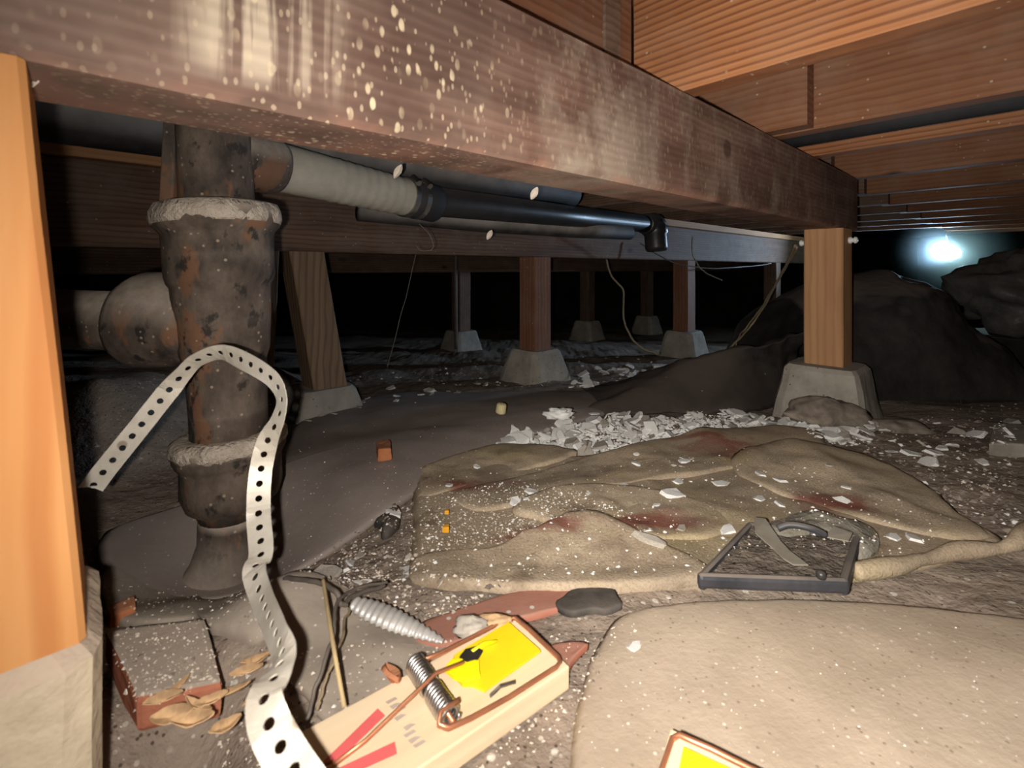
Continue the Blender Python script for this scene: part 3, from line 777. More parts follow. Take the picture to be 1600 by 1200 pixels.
tag(o, 'small red-brown paper corner just right of the mousetrap', 'paper')
o = pad('black_scrap', GL([(878, 915), (910, 902), (945, 900), (972, 925), (950, 936), (900, 942), (876, 932)], 0.02), M['black_scrap'], 0.0015, 0.0, n=60, rings=8, seed=14.0, off=0.006, rim=0.97, edge_noise=0.008)
tag(o, 'blackish dusty scrap at the end of the red paper strip', 'scrap')
o = pad('black_scrap', GL([(585, 795), (605, 785), (622, 775), (624, 795), (614, 816), (600, 818), (596, 803)], 0.02), M['black_scrap'], 0.004, 0.008, n=40, rings=6, seed=15.0, off=0.008)
tag(o, 'small black scrap in the gravel left of the carpet', 'scrap')

rug = empty('carpet_piece', G(960, 800)); tag(rug, 'crumpled tan and olive carpet with dark red stains in the middle of the floor', 'carpet')
pad('carpet_base', GL([(652, 745), (700, 716), (800, 702), (890, 716), (1000, 702), (1150, 682), (1255, 684), (1330, 715), (1420, 748), (1500, 802), (1570, 838), (1500, 862), (1340, 890), (1150, 900), (1000, 908), (760, 908), (655, 885), (645, 800)], 0.015),
    M['rug'], 0.009, 0.0, rug, n=180, rings=26, wav=0.008, wfreq=7, seed=21.0, rim=0.95, lip=0.012)
def fold(lst, thick, lip, seed, off=0.006, n=110, rings=16, rim=0.88):
    return pad('carpet_fold', GL(lst, 0.02), M['rug'], thick, 0.0, rug, n=n, rings=rings, wav=0.006, wfreq=14, seed=seed, rim=rim, off=off, edge_noise=0.004, lip=lip)
fold([(650, 745), (662, 727), (720, 711), (800, 700), (880, 703), (898, 712), (830, 730), (740, 752), (665, 768)], 0.006, 0.020, 22)
fold([(690, 768), (800, 742), (900, 718), (1000, 700), (1100, 684), (1200, 675), (1270, 682), (1293, 705), (1250, 722), (1140, 732), (1000, 748), (860, 772), (740, 790)], 0.007, 0.026, 23)
fold([(1142, 722), (1190, 706), (1260, 705), (1340, 718), (1430, 748), (1500, 792), (1550, 832), (1470, 830), (1360, 808), (1250, 778), (1165, 748)], 0.007, 0.026, 24)
fold([(800, 790), (860, 764), (960, 758), (1060, 772), (1130, 792), (1150, 815), (1080, 832), (980, 828), (890, 812)], 0.006, 0.012, 25)
fold([(640, 876), (655, 858), (760, 853), (830, 835), (900, 814), (960, 822), (1030, 846), (1100, 872), (1110, 892), (1000, 904), (860, 908), (730, 904), (655, 895)], 0.007, 0.024, 26)
# rolled hem at the right
mb = MB(); hem = crom([G(1335, 893, .02), G(1400, 884, .02), G(1450, 872, .02), G(1500, 860, .022), G(1550, 858, .025), G(1585, 850, .03), G(1605, 830, .035), G(1640, 800, .03)], 60)
mb.tube([p + Vector((0, 0, 0.002 * fbm(p.x * 20, 1))) for p in hem], [0.008 + 0.002 * math.sin(i * 0.3) for i in range(60)], 12)
mb.build('rolled_hem', M['rug'], rug, smooth=True)

# black plastic: crumpled ridge and the mound behind the orange post
def grid(name, fn, nu, nv, mat, label, cat, loc, thick=0.004):
    v = []; f = []
    for j in range(nv + 1):
        for i in range(nu + 1): v.append(fn(i / nu, j / nv))
    for j in range(nv):
        for i in range(nu): f.append((j*(nu+1)+i, j*(nu+1)+i+1, (j+1)*(nu+1)+i+1, (j+1)*(nu+1)+i))
    o = obj(name, v, f, mat, loc=loc, smooth=True)
    md = o.modifiers.new('thick', 'SOLIDIFY'); md.thickness = thick; md.offset = -1
    tag(o, label, cat); return o
topl = crom([P(935, 628, 1.36), P(985, 607, 1.42), P(1060, 572, 1.46), P(1110, 556, 1.47), P(1160, 547, 1.47), P(1215, 535, 1.5), P(1262, 515, 1.54)], 41)
botl = crom([P(900, 650, 1.27), P(980, 646, 1.28), P(1050, 645, 1.285), P(1110, 643, 1.29), P(1160, 641, 1.30), P(1215, 640, 1.38), P(1262, 636, 1.50)], 41)
def ridge(u, v_):
    i = u * 40; q = min(39, int(i)); a = topl[q].lerp(topl[q+1], i - q); b = botl[q].lerp(botl[q+1], i - q)
    if v_ < 0.6:
        k = v_ / 0.6; p = b.lerp(a, k); p.y += 0.05 * math.sin(k * math.pi) * u
        p.z += 0.012 * math.sin(k * math.pi)
    else:
        k = (v_ - 0.6) / 0.4; p = a.copy(); p.y += 0.35 * k; p.z = a.z * (1 - k ** 1.5) + (zg(p.x, p.y, False)) * k ** 1.5 + 0.0
    nz = fbm(p.x * 9, p.y * 9, p.z * 9 + 4, 3)
    p = p + Vector((0, 0.02 * nz, 0.014 * nz * (0.3 + u)))
    return p
grid('black_plastic_sheet', ridge, 80, 40, M['black_plastic'], 'crumpled dusty black plastic sheet rising towards the orange post from the left', 'sheet', P(1100, 645, 1.3), 0.003)
sil = [(1225, 470), (1290, 440), (1335, 430), (1385, 423), (1425, 434), (1450, 462), (1485, 515), (1530, 575), (1572, 640)]
def mound(u, v_):
    YR = 1.72
    q = u * (len(sil) - 1); i = min(len(sil) - 2, int(q)); k = q - i
    x = sil[i][0] + (sil[i+1][0] - sil[i][0]) * k; y = sil[i][1] + (sil[i+1][1] - sil[i][1]) * k
    t = P(x, y, YR)
    gz0 = zg(t.x, 1.5, False)
    if v_ < 0.55:
        k = v_ / 0.55
        p = Vector((t.x - 0.05 * (1 - k) * (1 - 2 * u) * 0.5, 1.46 + (YR - 1.46) * (0.35 * k + 0.65 * k ** 3), gz0 + (t.z - gz0) * (1.0 - (1 - k) ** 1.5)))
    else:
        k = (v_ - 0.55) / 0.45
        p = Vector((t.x, YR + 0.5 * k, t.z + (gz0 - t.z) * k ** 2.2))
    nz = fbm(p.x * 5, p.y * 5, p.z * 5, 4); n2 = fbm(p.x * 3 + 9, p.y * 3, p.z * 9, 3)
    e = math.sin(math.pi * min(1, max(0, v_))) ** 0.5
    return p + Vector((0.02 * n2, 0.035 * nz, 0.02 * n2)) * e
grid('black_tarp', mound, 80, 60, M['tarp'], 'large black tarp mound behind and right of the orange post', 'tarp', P(1400, 640, 1.5), 0.004)
def flap(u, v_):
    a = P(1448, 520, 1.66).lerp(P(1500, 560, 1.62), u); b = P(1500, 640, 1.45).lerp(P(1578, 640, 1.5), u)
    p = a.lerp(b, v_); nz = fbm(p.x * 7, p.z * 7, 2, 3)
    return p + Vector((0.01 * nz, 0.02 * nz - 0.02 * math.sin(v_ * 3.14), 0))
grid('plastic_flap', flap, 24, 24, M['tarp'], 'dark plastic flap hanging at the right end of the tarp mound', 'sheet', P(1530, 640, 1.5), 0.003)
# wrapped bundle at the right edge and the dark carton it lies on
def blob(name, c, r, mat, amp, sc, parent=None, loc=None, nu=48, nv=28, flat=0.0):
    v = []; f = []
    for j in range(nv + 1):
        th_ = math.pi * j / nv
        for i in range(nu):
            ph = 2 * math.pi * i / nu
            n_ = Vector((math.sin(th_) * math.cos(ph), math.sin(th_) * math.sin(ph), math.cos(th_)))
            k = 1 + amp * mnoise.fractal(n_ * sc + Vector(c) * 3, 1.0, 2.0, 4) - amp * 0.9 * abs(mnoise.noise(n_ * sc * 0.9 + Vector((5, 1, 2))))
            v.append(Vector(c) + Vector((n_.x * r[0] * k, n_.y * r[1] * k, n_.z * r[2] * k)))
    for j in range(nv):
        for i in range(nu): f.append((j*nu+i, (j+1)*nu+i, (j+1)*nu+(i+1) % nu, j*nu+(i+1) % nu))
    return obj(name, v, f, mat, parent, loc, True)
bc = P(1622, 462, 2.1)
o = blob('wrapped_bundle', bc, (0.27, 0.3, 0.20), M['bag'], 0.28, 2.2, loc=bc)
tag(o, 'lumpy grey plastic-wrapped bundle at the right edge', 'bundle')
mb = MB(); c_ = P(1620, 590, 2.15); c_.z = -0.02
mb.box(c_, (0.56, 0.5, 0.25), Matrix.Rotation(0.2, 3, 'Z'), 0.008)
tag(mb.build('dark_carton', M['tarp'], loc=c_), 'dark dusty carton under the grey bundle at the right edge', 'carton')

# ------------------------------------------------------------------ filter tray
def tray():
    c = [G(1097, 897, .035), G(1318, 905, .035), G(1338, 838, .035), G(1172, 818, .035)]   # nl, nr, fr, fl
    zt = -0.003
    for p in c: p.z += zt
    root = empty('filter_tray', (sum(c, Vector()) / 4) - Vector((0, 0, 0.02)))
    tag(root, 'black plastic framed filter tray full of dirt lying on the carpet', 'filter')
    cen = sum(c, Vector()) / 4
    def bar(a, b, name, w_=0.008, h=0.016):
        d = (b - a); L = d.length; x = d.normalized(); z = Vector((0, 0, 1)); y = z.cross(x).normalized(); z = x.cross(y)
        R = Matrix((x, y, z)).transposed()
        m_ = MB(); m_.box((a + b) / 2 - Vector((0, 0, h / 2 - 0.004)), (L + w_, w_, h), R, 0.004); return m_.build(name, M['frame_plastic'], root)
    fr = bar(c[0], c[1], 'frame_front', 0.009, 0.014); bar(c[1], c[2], 'frame_side'); bar(c[2], c[3], 'frame_back', 0.008); bar(c[3], c[0], 'frame_side')
    v = []; f = []; n = 40
    for j in range(n + 1):
        for i in range(n + 1):
            p = c[0].lerp(c[1], i / n).lerp(c[3].lerp(c[2], i / n), j / n)
            v.append(p + Vector((0, 0, 0.0005 + 0.003 * fbm(p.x * 40, p.y * 40, 2, 4))))
    for j in range(n):
        for i in range(n): f.append((j*(n+1)+i, j*(n+1)+i+1, (j+1)*(n+1)+i+1, (j+1)*(n+1)+i))
    obj('filter_media', v, f, M['filter_fill'], root, smooth=True); SURF.append((v, f))
    def strip(pts, name, mat, th_=0.0012):
        a = [Vector(p) for p in pts]; n_ = len(a)
        vv = a + [p - Vector((0, 0, th_)) for p in a]
        ff = [tuple(range(n_)), tuple(reversed(range(n_, 2*n_)))] + [(i, n_ + i, n_ + (i+1) % n_, (i+1) % n_) for i in range(n_)]
        return obj(name, vv, ff, mat, root)
    def Z(px, py, z): return G(px, py, z - 0.006)
    strip([Z(1178, 808, .056), Z(1196, 810, .056), Z(1220, 845, .050), Z(1234, 860, .049), Z(1263, 882, .048), Z(1240, 882, .048), Z(1224, 872, .049), Z(1210, 858, .050), Z(1180, 832, .055)], 'tape_strip', M['tape'])
    strip([Z(1288, 838, .053), Z(1303, 822, .055), Z(1332, 832, .055), Z(1326, 845, .053)], 'tape_strip', M['tape'])
    kp = G(1283, 903, .036)
    m_ = MB(); m_.lathe([(0, 0.004), (0.002, 0.0046), (0.005, 0.0044), (0.0065, 0.003), (0.007, 0.001)], kp, (0, 0, 1), 16); m_.build('round_knob', M['abs_black'], root, smooth=True)
    hb = [G(1215, 826, .05), G(1235, 820, .056), G(1268, 826, .056), G(1290, 836, .05)]
    m_ = MB(); m_.tube(crom(hb, 14), 0.0035, 10); m_.build('grip_bar', M['frame_plastic'], root, smooth=True)
    for px in (1135, 1265):
        m_ = MB(); m_.box(G(px, 906, .03), (0.007, 0.0095, 0.006), None, 0.001); m_.build('frame_notch', M['black_rubber'], fr)
tray()
o = pad('clear_plastic_sheet', GL([(1180, 812), (1215, 794), (1275, 786), (1330, 798), (1368, 812), (1372, 835), (1340, 842), (1290, 828), (1220, 828)], 0.04), M['clear_sheet'], 0.004, 0.016, n=70, rings=10, wav=0.006, wfreq=22, seed=31, off=0.018, rim=0.9)
tag(o, 'greyish translucent plastic scrap with a glint behind the filter tray', 'scrap')

# ------------------------------------------------------------------ traps
def trap(loc, rot, label):
    """rat trap; local x along its length, y across, top of the board at z = 0"""
    r = empty('snap_trap', loc, (0, 0, rot)); tag(r, label, 'mousetrap', 'wooden snap traps')
    L, Wd, T = 0.176, 0.084, 0.018
    m = MB(); m.box((L/2, -Wd/2, -T/2), (L, Wd, T), None, 0.0012); m.build('board', M['trap_wood'], r, local=True)
    yc = -Wd / 2
    # yellow bait pedal with a bent, brighter catch and a dark bait hole
    def plate(name, pts, z, th_, mat, parent):
        n = len(pts); v = [(x, y, z) for x, y in pts] + [(x, y, z - th_) for x, y in pts]
        f = [tuple(range(n)), tuple(reversed(range(n, 2*n)))] + [(i, n + i, n + (i+1) % n, (i+1) % n) for i in range(n)]
        o = obj(name, v, f, mat, parent, local=True)
        bm = bmesh.new(); bm.from_mesh(o.data); bmesh.ops.recalc_face_normals(bm, faces=bm.faces); bm.to_mesh(o.data); bm.free(); return o
    ped = plate('bait_pedal', [(0.106, -0.017), (0.160, -0.014), (0.162, -0.062), (0.108, -0.066), (0.104, -0.056), (0.098, -0.050), (0.097, -0.030), (0.104, -0.026)], 0.0075, 0.0022, M['trap_yellow'], r)
    plate('pedal_catch', [(0.092, -0.030), (0.101, -0.025), (0.106, -0.030), (0.116, -0.042), (0.110, -0.055), (0.100, -0.052), (0.094, -0.044)], 0.0115, 0.0025, M['trap_yellow_bright'], ped)
    m = MB(); m.tube([(0.116, -0.030, 0.0105), (0.128, -0.028, 0.0108), (0.139, -0.030, 0.0092)], [0.0026, 0.0022, 0.0012], 8); m.build('pedal_rib', M['trap_yellow_bright'], ped, smooth=True, local=True)
    plate('bait_hole', [(0.106, -0.028), (0.113, -0.024), (0.121, -0.027), (0.123, -0.035), (0.116, -0.040), (0.108, -0.037)], 0.0122, 0.0015, M['black_bait'], ped)
    # springs
    for (y0, y1) in ((-0.004, -0.034), (-0.040, -0.072)):
        n = 150; turns = 9; pts = []
        for i in range(n + 1):
            a = 2 * math.pi * turns * i / n; y = y0 + (y1 - y0) * i / n
            pts.append((0.079 + 0.0062 * math.cos(a), y, 0.0072 + 0.0062 * math.sin(a)))
        m = MB(); m.tube(pts, 0.0017, 6); m.build('coil_spring', M['steel'], r, smooth=True, local=True)
    # striking bar (copper wire loop)
    bar_ = [(0.079, -0.003, 0.007), (0.10, -0.003, 0.004), (0.140, -0.003, 0.003), (0.166, -0.004, 0.003), (0.171, -0.008, 0.003), (0.172, -0.03, 0.003), (0.172, -0.074, 0.003), (0.170, -0.079, 0.003), (0.165, -0.081, 0.003), (0.12, -0.081, 0.004), (0.09, -0.080, 0.006), (0.074, -0.079, 0.008), (0.069, -0.074, 0.010), (0.072, -0.069, 0.013), (0.086, -0.069, 0.014)]
    m = MB(); m.tube(bar_, 0.0019, 8); m.build('striking_bar', M['copper'], r, smooth=True, local=True)
    m = MB(); m.tube([(0.079, -0.076, 0.007), (0.079, -0.002, 0.007)], 0.0018, 8); m.build('axle', M['copper'], r, smooth=True, local=True)
    m = MB(); m.tube([(0.006, yc - 0.004, 0.002), (0.03, yc - 0.002, 0.004), (0.06, yc + 0.001, 0.012), (0.082, yc + 0.004, 0.017), (0.106, yc + 0.006, 0.012)], 0.0015, 8); m.build('locking_bar', M['copper'], r, smooth=True, local=True)
    for y in (-0.026, -0.060):
        m = MB(); m.tube([(0.079, y - 0.006, 0.0005), (0.079, y - 0.006, 0.0145), (0.079, y, 0.0155), (0.079, y + 0.004, 0.0145), (0.079, y + 0.004, 0.0005)], 0.0012, 6); m.build('staple', M['steel'], r, local=True)
    m = MB(); m.tube([(0.112, -0.068, 0.002), (0.118, -0.072, 0.008), (0.130, -0.074, 0.006)], 0.0014, 6); m.build('pedal_wire', M['steel'], r, local=True)
    m = MB(); m.tube([(0.004, yc - 0.008, 0.0015), (0.004, yc + 0.000, 0.003), (0.010, yc + 0.001, 0.0015)], 0.0013, 6); m.build('locking_eyelet', M['copper'], r, local=True)
    # printed marks: red V strokes and a greyish worn line of print
    plate('printed_mark', [(0.006, -0.036), (0.046, -0.018), (0.048, -0.028), (0.010, -0.044)], 0.0004, 0.0003, M['print_red'], r)
    plate('printed_mark', [(0.008, -0.047), (0.046, -0.054), (0.044, -0.064), (0.009, -0.056)], 0.0004, 0.0003, M['print_red'], r)
    for k in range(9):
        y = -0.016 - 0.0062 * k; x = 0.052 + 0.001 * (k % 3)
        if 3 < k < 5: continue
        plate('printed_mark', [(x, y), (x + 0.007 - 0.002 * (k % 2), y - 0.0004), (x + 0.008, y - 0.0036), (x + 0.001, y - 0.0032 - 0.0012 * (k % 2))], 0.0004, 0.0003, M['print_grey'], r)
    r.scale = (1, 0.80, 1)
    return r
ta = G(492, 1142, 0.030); tb = G(806, 958, 0.030)
dirt_ = tb - ta
ra = math.atan2(dirt_.y, dirt_.x) - 0.09
ta = Vector((tb.x - 0.176 * math.cos(ra), tb.y - 0.176 * math.sin(ra), 0.0985))
trap(ta, ra, 'whole wooden snap trap with yellow bait pedal, copper bar and red print')
ap = G(1048, 1147, 0.03)
rt = math.radians(58)
t2 = Vector((ap.x - math.cos(rt) * 0.176, ap.y - math.sin(rt) * 0.176, ap.z + 0.004))
trap(t2, rt, 'second snap trap, only its corner showing at the bottom edge')

# ------------------------------------------------------------------ bricks, leaves, sticks, wires, small things
def brick(corners, h, name, mat, label, cat='brick'):
    top = corners; bot = [p - Vector((0, 0, h)) for p in corners]
    v = top + bot; n = 4
    f = [(0, 1, 2, 3), (7, 6, 5, 4)] + [(i, n + i, n + (i+1) % n, (i+1) % n) for i in range(n)]
    bm = bmesh.new(); vs_ = [bm.verts.new(p) for p in v]
    for q in f: bm.faces.new([vs_[i] for i in q])
    bmesh.ops.recalc_face_normals(bm, faces=bm.faces)
    bmesh.ops.bevel(bm, geom=bm.edges[:], offset=min(0.004, h * 0.15), segments=2, affect='EDGES', profile=0.6)
    bmesh.ops.subdivide_edges(bm, edges=bm.edges[:], cuts=2, use_grid_fill=True)
    for q in bm.verts: q.co += Vector((1, 1, 1)) * 0.0012 * mnoise.noise(q.co * 60)
    bm.verts.index_update()
    vv = [q.co.copy() for q in bm.verts]; ff = [[q.index for q in fc.verts] for fc in bm.faces]; bm.free()
    o = obj(name, vv, ff, mat, loc=sum(bot, Vector()) / 4, smooth=False)
    SURF.append((vv, ff)); return tag(o, label, cat)
bz = 0.102
def TZ(px, py, z):
    Y = F * (CAMZ - z) / (py - HY); return Vector(((px - 800) / F * Y, Y, z))
brick([TZ(213, 1090, bz), TZ(347, 1066, bz), TZ(322, 964, bz), TZ(163, 984, bz)], 0.026, 'brick', M['brick'], 'half red brick with a dusty grey top at lower left')
brick([TZ(170, 962, .066), TZ(214, 945, .066), TZ(210, 928, .066), TZ(165, 948, .066)], 0.03, 'brick_fragment', M['brick_clean'], 'small orange-red brick shard behind the half brick')
brick([G(590, 702, .05), G(612, 700, .05), G(610, 686, .05), G(588, 690, .05)], 0.022, 'brick_fragment', M['brick_clean'], 'little red brick chip on the grey-brown sheet')

brick([G(1545, 692, .03), G(1625, 694, .03), G(1622, 664, .03), G(1552, 660, .03)], 0.05, 'broken_block', M['concrete'], 'broken grey concrete lump at the right edge among plaster bits', 'block')
for (px, py, lab) in ((697, 826, 'nearer of two orange crumbs on the left of the carpet'), (698, 802, 'farther, smaller of two orange crumbs on the left of the carpet')):
    g_ = G(px, py, .025); q_ = 0.0045 if py > 810 else 0.003
    brick([g_ + Vector((-q_, -q_, 0.004)), g_ + Vector((q_, -q_ * .7, 0.004)), g_ + Vector((q_ * .8, q_, 0.004)), g_ + Vector((-q_ * .7, q_ * .8, 0.004))], q_ * 1.6, 'orange_crumb', M['orange_bit'], lab, 'crumb')

def leaf_mesh(L, Wd, curl, sd):
    v = []; f = []; n = 9
    for i in range(n + 1):
        u = i / n; w_ = Wd * math.sin(math.pi * min(0.98, u * 0.94 + 0.03)) ** 0.8
        z = curl * L * (u - 0.5) ** 2 * 4 - curl * L
        for s_ in (-1, 0, 1):
            v.append(((u - 0.5) * L, s_ * w_, z + (abs(s_) * w_ * 0.55) + 0.001 * mnoise.noise(Vector((u * 5, s_, sd)))))
    for i in range(n):
        for k in range(2): f.append((i*3+k, i*3+k+1, (i+1)*3+k+1, (i+1)*3+k))
    return v, f
lv = [(255, 1100, 0.030, 0.7), (285, 1112, 0.034, 0.2), (310, 1108, 0.030, -0.3), (268, 1125, 0.035, 0.1), (330, 1100, 0.026, 0.5), (345, 1118, 0.030, 1.2), (300, 1130, 0.034, 0.3), (240, 1135, 0.03, 0.4),
      (400, 1035, 0.034, 1.0), (385, 1055, 0.03, 0.6), (360, 1085, 0.036, 0.15), (395, 1090, 0.026, 1.4), (272, 1082, 0.030, 1.2), (322, 1135, 0.03, 1.5), (352, 1140, 0.028, 1.0)]
for i, (px, py, L, a) in enumerate(lv):
    if i in (1, 5, 7, 13): continue
    L *= 0.74
    v, f = leaf_mesh(L, L * (0.16 + 0.10 * random.random()), 0.10 + 0.08 * random.random(), i * 3.1)
    p = G(px, py, 0.03 if py < 1095 or i > 8 else 0.036)
    o = obj('dry_leaf', v, f, M['leaf']); o.location = p + Vector((0, 0, 0.004)); o.rotation_euler = (random.uniform(-.35, .35), random.uniform(-.3, .3), a)
    md = o.modifiers.new('thick', 'SOLIDIFY'); md.thickness = 0.0006
    if i == 8: tag(o, 'largest dry orange leaf, beside the strap', 'leaf', 'dry leaves at lower left')
    else: tag(o, 'curled dry tan leaf in the litter round the half brick', 'leaf', 'dry leaves at lower left')
v, f = leaf_mesh(0.026, 0.007, 0.1, 77)
o = obj('wood_chip', v, f, M['brick_clean']); o.location = G(610, 1055, .03); o.rotation_euler = (0.5, 0.2, 2.2)
o.modifiers.new('thick', 'SOLIDIFY').thickness = 0.003
tag(o, 'orange sliver of wood leaning on the trap beside its spring', 'wood chip')

def wire(name, pts, r, mat, label, cat, n=60, wob=0.0, sd=0.0):
    c = crom(pts, n)
    c = [p + Vector((wob * fbm(i * 0.15, sd, 0, 2), wob * fbm(i * 0.15, sd + 5, 0, 2), wob * fbm(i * 0.15, sd + 9, 0, 2))) for i, p in enumerate(c)]
    m = MB(); m.tube(c, r, 7); o = m.build(name, mat, loc=c[n // 2], smooth=True); return tag(o, label, cat)
wire('straw', [G(505, 906, .05), G(517, 985, .055), G(528, 1050, .045), G(538, 1105, .03)], 0.0016, M['straw'], 'straight tan straw lying between the strap and the trap', 'straw')
wire('grey_wire', [G(475, 1130, .02), G(500, 1060, .04), G(520, 990, .05), G(528, 940, .05), G(560, 918, .04), G(605, 910, .03)], 0.0014, M['wire_grey'], 'bent dark grey wire beside the straw', 'wire', wob=0.002)
wire('grey_wire', [G(445, 905, .03), G(490, 908, .045), G(525, 925, .05), G(535, 945, .04), G(555, 930, .035), G(600, 915, .025)], 0.0022, M['wire_grey'], 'thick grey twig-like wire arching above the foil', 'wire', wob=0.002, sd=4)
wire('grey_wire', [G(495, 1110, .02), G(510, 1060, .03), G(530, 1010, .035), G(545, 950, .03)], 0.0011, M['wire_tan'], 'thin brown wire crossing behind the straw', 'wire', wob=0.002, sd=7)
# hanging cables
wire('hanging_cable', [P(943, 385, 2.25), P(955, 430, 2.22), P(974, 455, 2.2), P(974, 495, 2.15), P(988, 530, 2.1), P(1012, 548, 2.05), P(1030, 552, 2.05)], 0.0042, M['wire_tan'], 'wavy tan cable hanging from the middle girder down to the floor', 'cable', 80, 0.004)
wire('hanging_cable', [P(1243, 384, 1.31), P(1215, 440, 1.6), P(1180, 500, 1.82), P(1150, 535, 1.78), P(1120, 560, 1.75)], 0.004, M['wire_tan'], 'tan cable slanting down left from the orange post', 'cable', 60, 0.004, 3)
wire('hanging_cable', [P(1245, 386, 1.32), P(1212, 445, 1.65), P(1172, 505, 1.88), P(1152, 530, 1.85), P(1151, 550, 1.85)], 0.003, M['wire_tan'], 'thinner cable twisted beside the slanting one', 'cable', 60, 0.006, 13)
wire('hanging_cable', [P(1000, 380, 2.25), P(1040, 405, 2.3), P(1090, 418, 2.4), P(1150, 418, 2.6), P(1205, 412, 3.0)], 0.003, M['wire_grey'], 'dark cable sagging along the middle girder', 'cable', 50, 0.004, 5)
wire('hanging_cable', [P(1082, 370, 2.2), P(1083, 400, 2.3), P(1100, 424, 2.35), P(1128, 438, 2.4)], 0.003, M['wire_tan'], 'short cable end dangling beside the bluish lit post', 'cable', 40, 0.003, 6)
wire('string', [P(652, 385, 1.5), P(640, 440, 1.5), P(622, 510, 1.49), P(605, 575, 1.48)], 0.0013, M['wire_grey'], 'thin string hanging slantwise in the dark left of centre', 'string', 40, 0.002, 8)
wire('string', [P(655, 350, 1.0), P(672, 368, 1.02), P(676, 388, 1.02), P(660, 392, 1.02), P(650, 385, 1.02)], 0.0008, M['wire_grey'], 'little thread loop dangling under the hose clamp', 'string', 40, 0.001, 9)
wire('thin_pipe', [P(712, 395, 2.9), P(712, 470, 2.9), P(713, 545, 2.95)], 0.012, M['wire_grey'], 'thin grey upright pipe in front of the far left post', 'pipe', 12)
# husk flakes caught on the girder
for (px, py, Y, rz, lab) in ((622, 268, 0.72, 1.2, 'pale husk caught above the hose clamp'), (765, 367, 1.05, 0.7, 'tiny pale husk hanging under the thin black pipe'), (60, 122, 0.27, 1.4, 'pale husk caught between the near post and girder'), (835, 302, 0.8, 1.0, 'small pale husk under the girder right of the clamp')):
    v, f = leaf_mesh(0.024 if Y > .5 else .012, 0.006 if Y > .5 else .003, 0.1, px)
    o = obj('husk', v, f, M['chip']); o.location = P(px, py, Y); o.rotation_euler = (1.2, rz * 0 - 1.1, 0.2)
    o.modifiers.new('thick', 'SOLIDIFY').thickness = 0.0006
    tag(o, lab, 'husk')
# porcelain knobs
for (c_, sg, lab) in ((at(-0.4195, 1.47, 0.47), -1, 'white porcelain knob left of the orange post'), (at(-0.3305, 1.49, 0.474), 1, 'white porcelain knob right of the orange post')):
    m = MB(); m.lathe([(-0.002, 0.006), (0.002, 0.009), (0.006, 0.009), (0.008, 0.006), (0.011, 0.006), (0.013, 0.009), (0.018, 0.008), (0.020, 0.004)], c_, JV * sg, 20)
    tag(m.build('porcelain_knob', M['porcelain'], loc=c_, smooth=True), lab, 'insulator')

# crushed corrugated foil duct
def foil():
    a = G(552, 942, .03); b = G(692, 1002, .012); d = b - a; L = d.length; x = d.normalized(); y = Vector((0, 0, 1)).cross(x).normalized(); z = x.cross(y)
    v = []; f = []; n = 90; sg = 14
    for i in range(n + 1):
        u = i / n; r = 0.014 * math.sin(math.pi * (0.10 + 0.84 * u)) ** 0.8 * (1.0 - 0.55 * u) + 0.0015 + 0.0009 * math.sin(u * 2 * math.pi * 15)
        for k in range(sg + 1):
            an = math.pi * 1.25 * k / sg - 0.35
            v.append(a + x * (u * L) + y * math.cos(an) * r * 0.9 + z * (math.sin(an) * r * 0.5))
    for i in range(n):
        for k in range(sg): f.append((i*(sg+1)+k, i*(sg+1)+k+1, (i+1)*(sg+1)+k+1, (i+1)*(sg+1)+k))
    o = obj('foil_duct', v, f, M['foil'], loc=a.lerp(b, .5), smooth=True); o.modifiers.new('thick', 'SOLIDIFY').thickness = 0.0008
    tag(o, 'crushed ribbed silver foil duct scrap behind the trap', 'duct')
    a2 = G(765, 978, .04)
foil()
def clod(name, p, r, mat, label, cat, amp=0.35, sc=1.6):
    o = blob(name, p, r, mat, amp, sc, loc=p, nu=24, nv=14); return tag(o, label, cat)
clod('scrap_wad', G(735, 980, .03), (0.015, 0.009, 0.008), M['plaster_dirty'], 'crumpled grey wad peeking over the far edge of the trap', 'scrap')
clod('scrap_wad', G(772, 972, .03), (0.016, 0.007, 0.006), M['leaf'], 'crumpled orange-tan wad at the far edge of the trap', 'scrap')
clod('dirt_clod', P(1290, 648, 1.13), (0.10, 0.055, 0.036), M['gravel'], 'dark earth clod against the front of the right pier block', 'clod', 0.3)
clod('dirt_clod', G(1400, 672), (0.085, 0.05, 0.025), M['gravel'], 'flat tan earth clod right of the right pier block', 'clod', 0.3)
clod('plaster_lump', G(873, 647, .05), (0.034, 0.02, 0.013), M['plaster'], 'white crumpled lump on the edge of the grey-brown sheet', 'lump', 0.5, 2.2)
m = MB(); pp = G(782, 645, .05); m.lathe([(0, 0.011), (0.003, 0.0125), (0.020, 0.011), (0.022, 0.008)], pp, (0.15, -0.1, 1), 16)
tag(m.build('plastic_plug', M['yellow_bit'], loc=pp, smooth=True), 'small cream plastic plug standing on the grey-brown sheet', 'plug')
o = MB().box(G(1050, 570, .015), (0.15, 0.05, 0.018), Matrix.Rotation(0.1, 3, 'Z'), 0.003)
tag(o.build('wood_offcut', M['wood_brown'], loc=G(1050, 570, .0)), 'small wood offcut on the floor before the bluish lit pier', 'offcut')

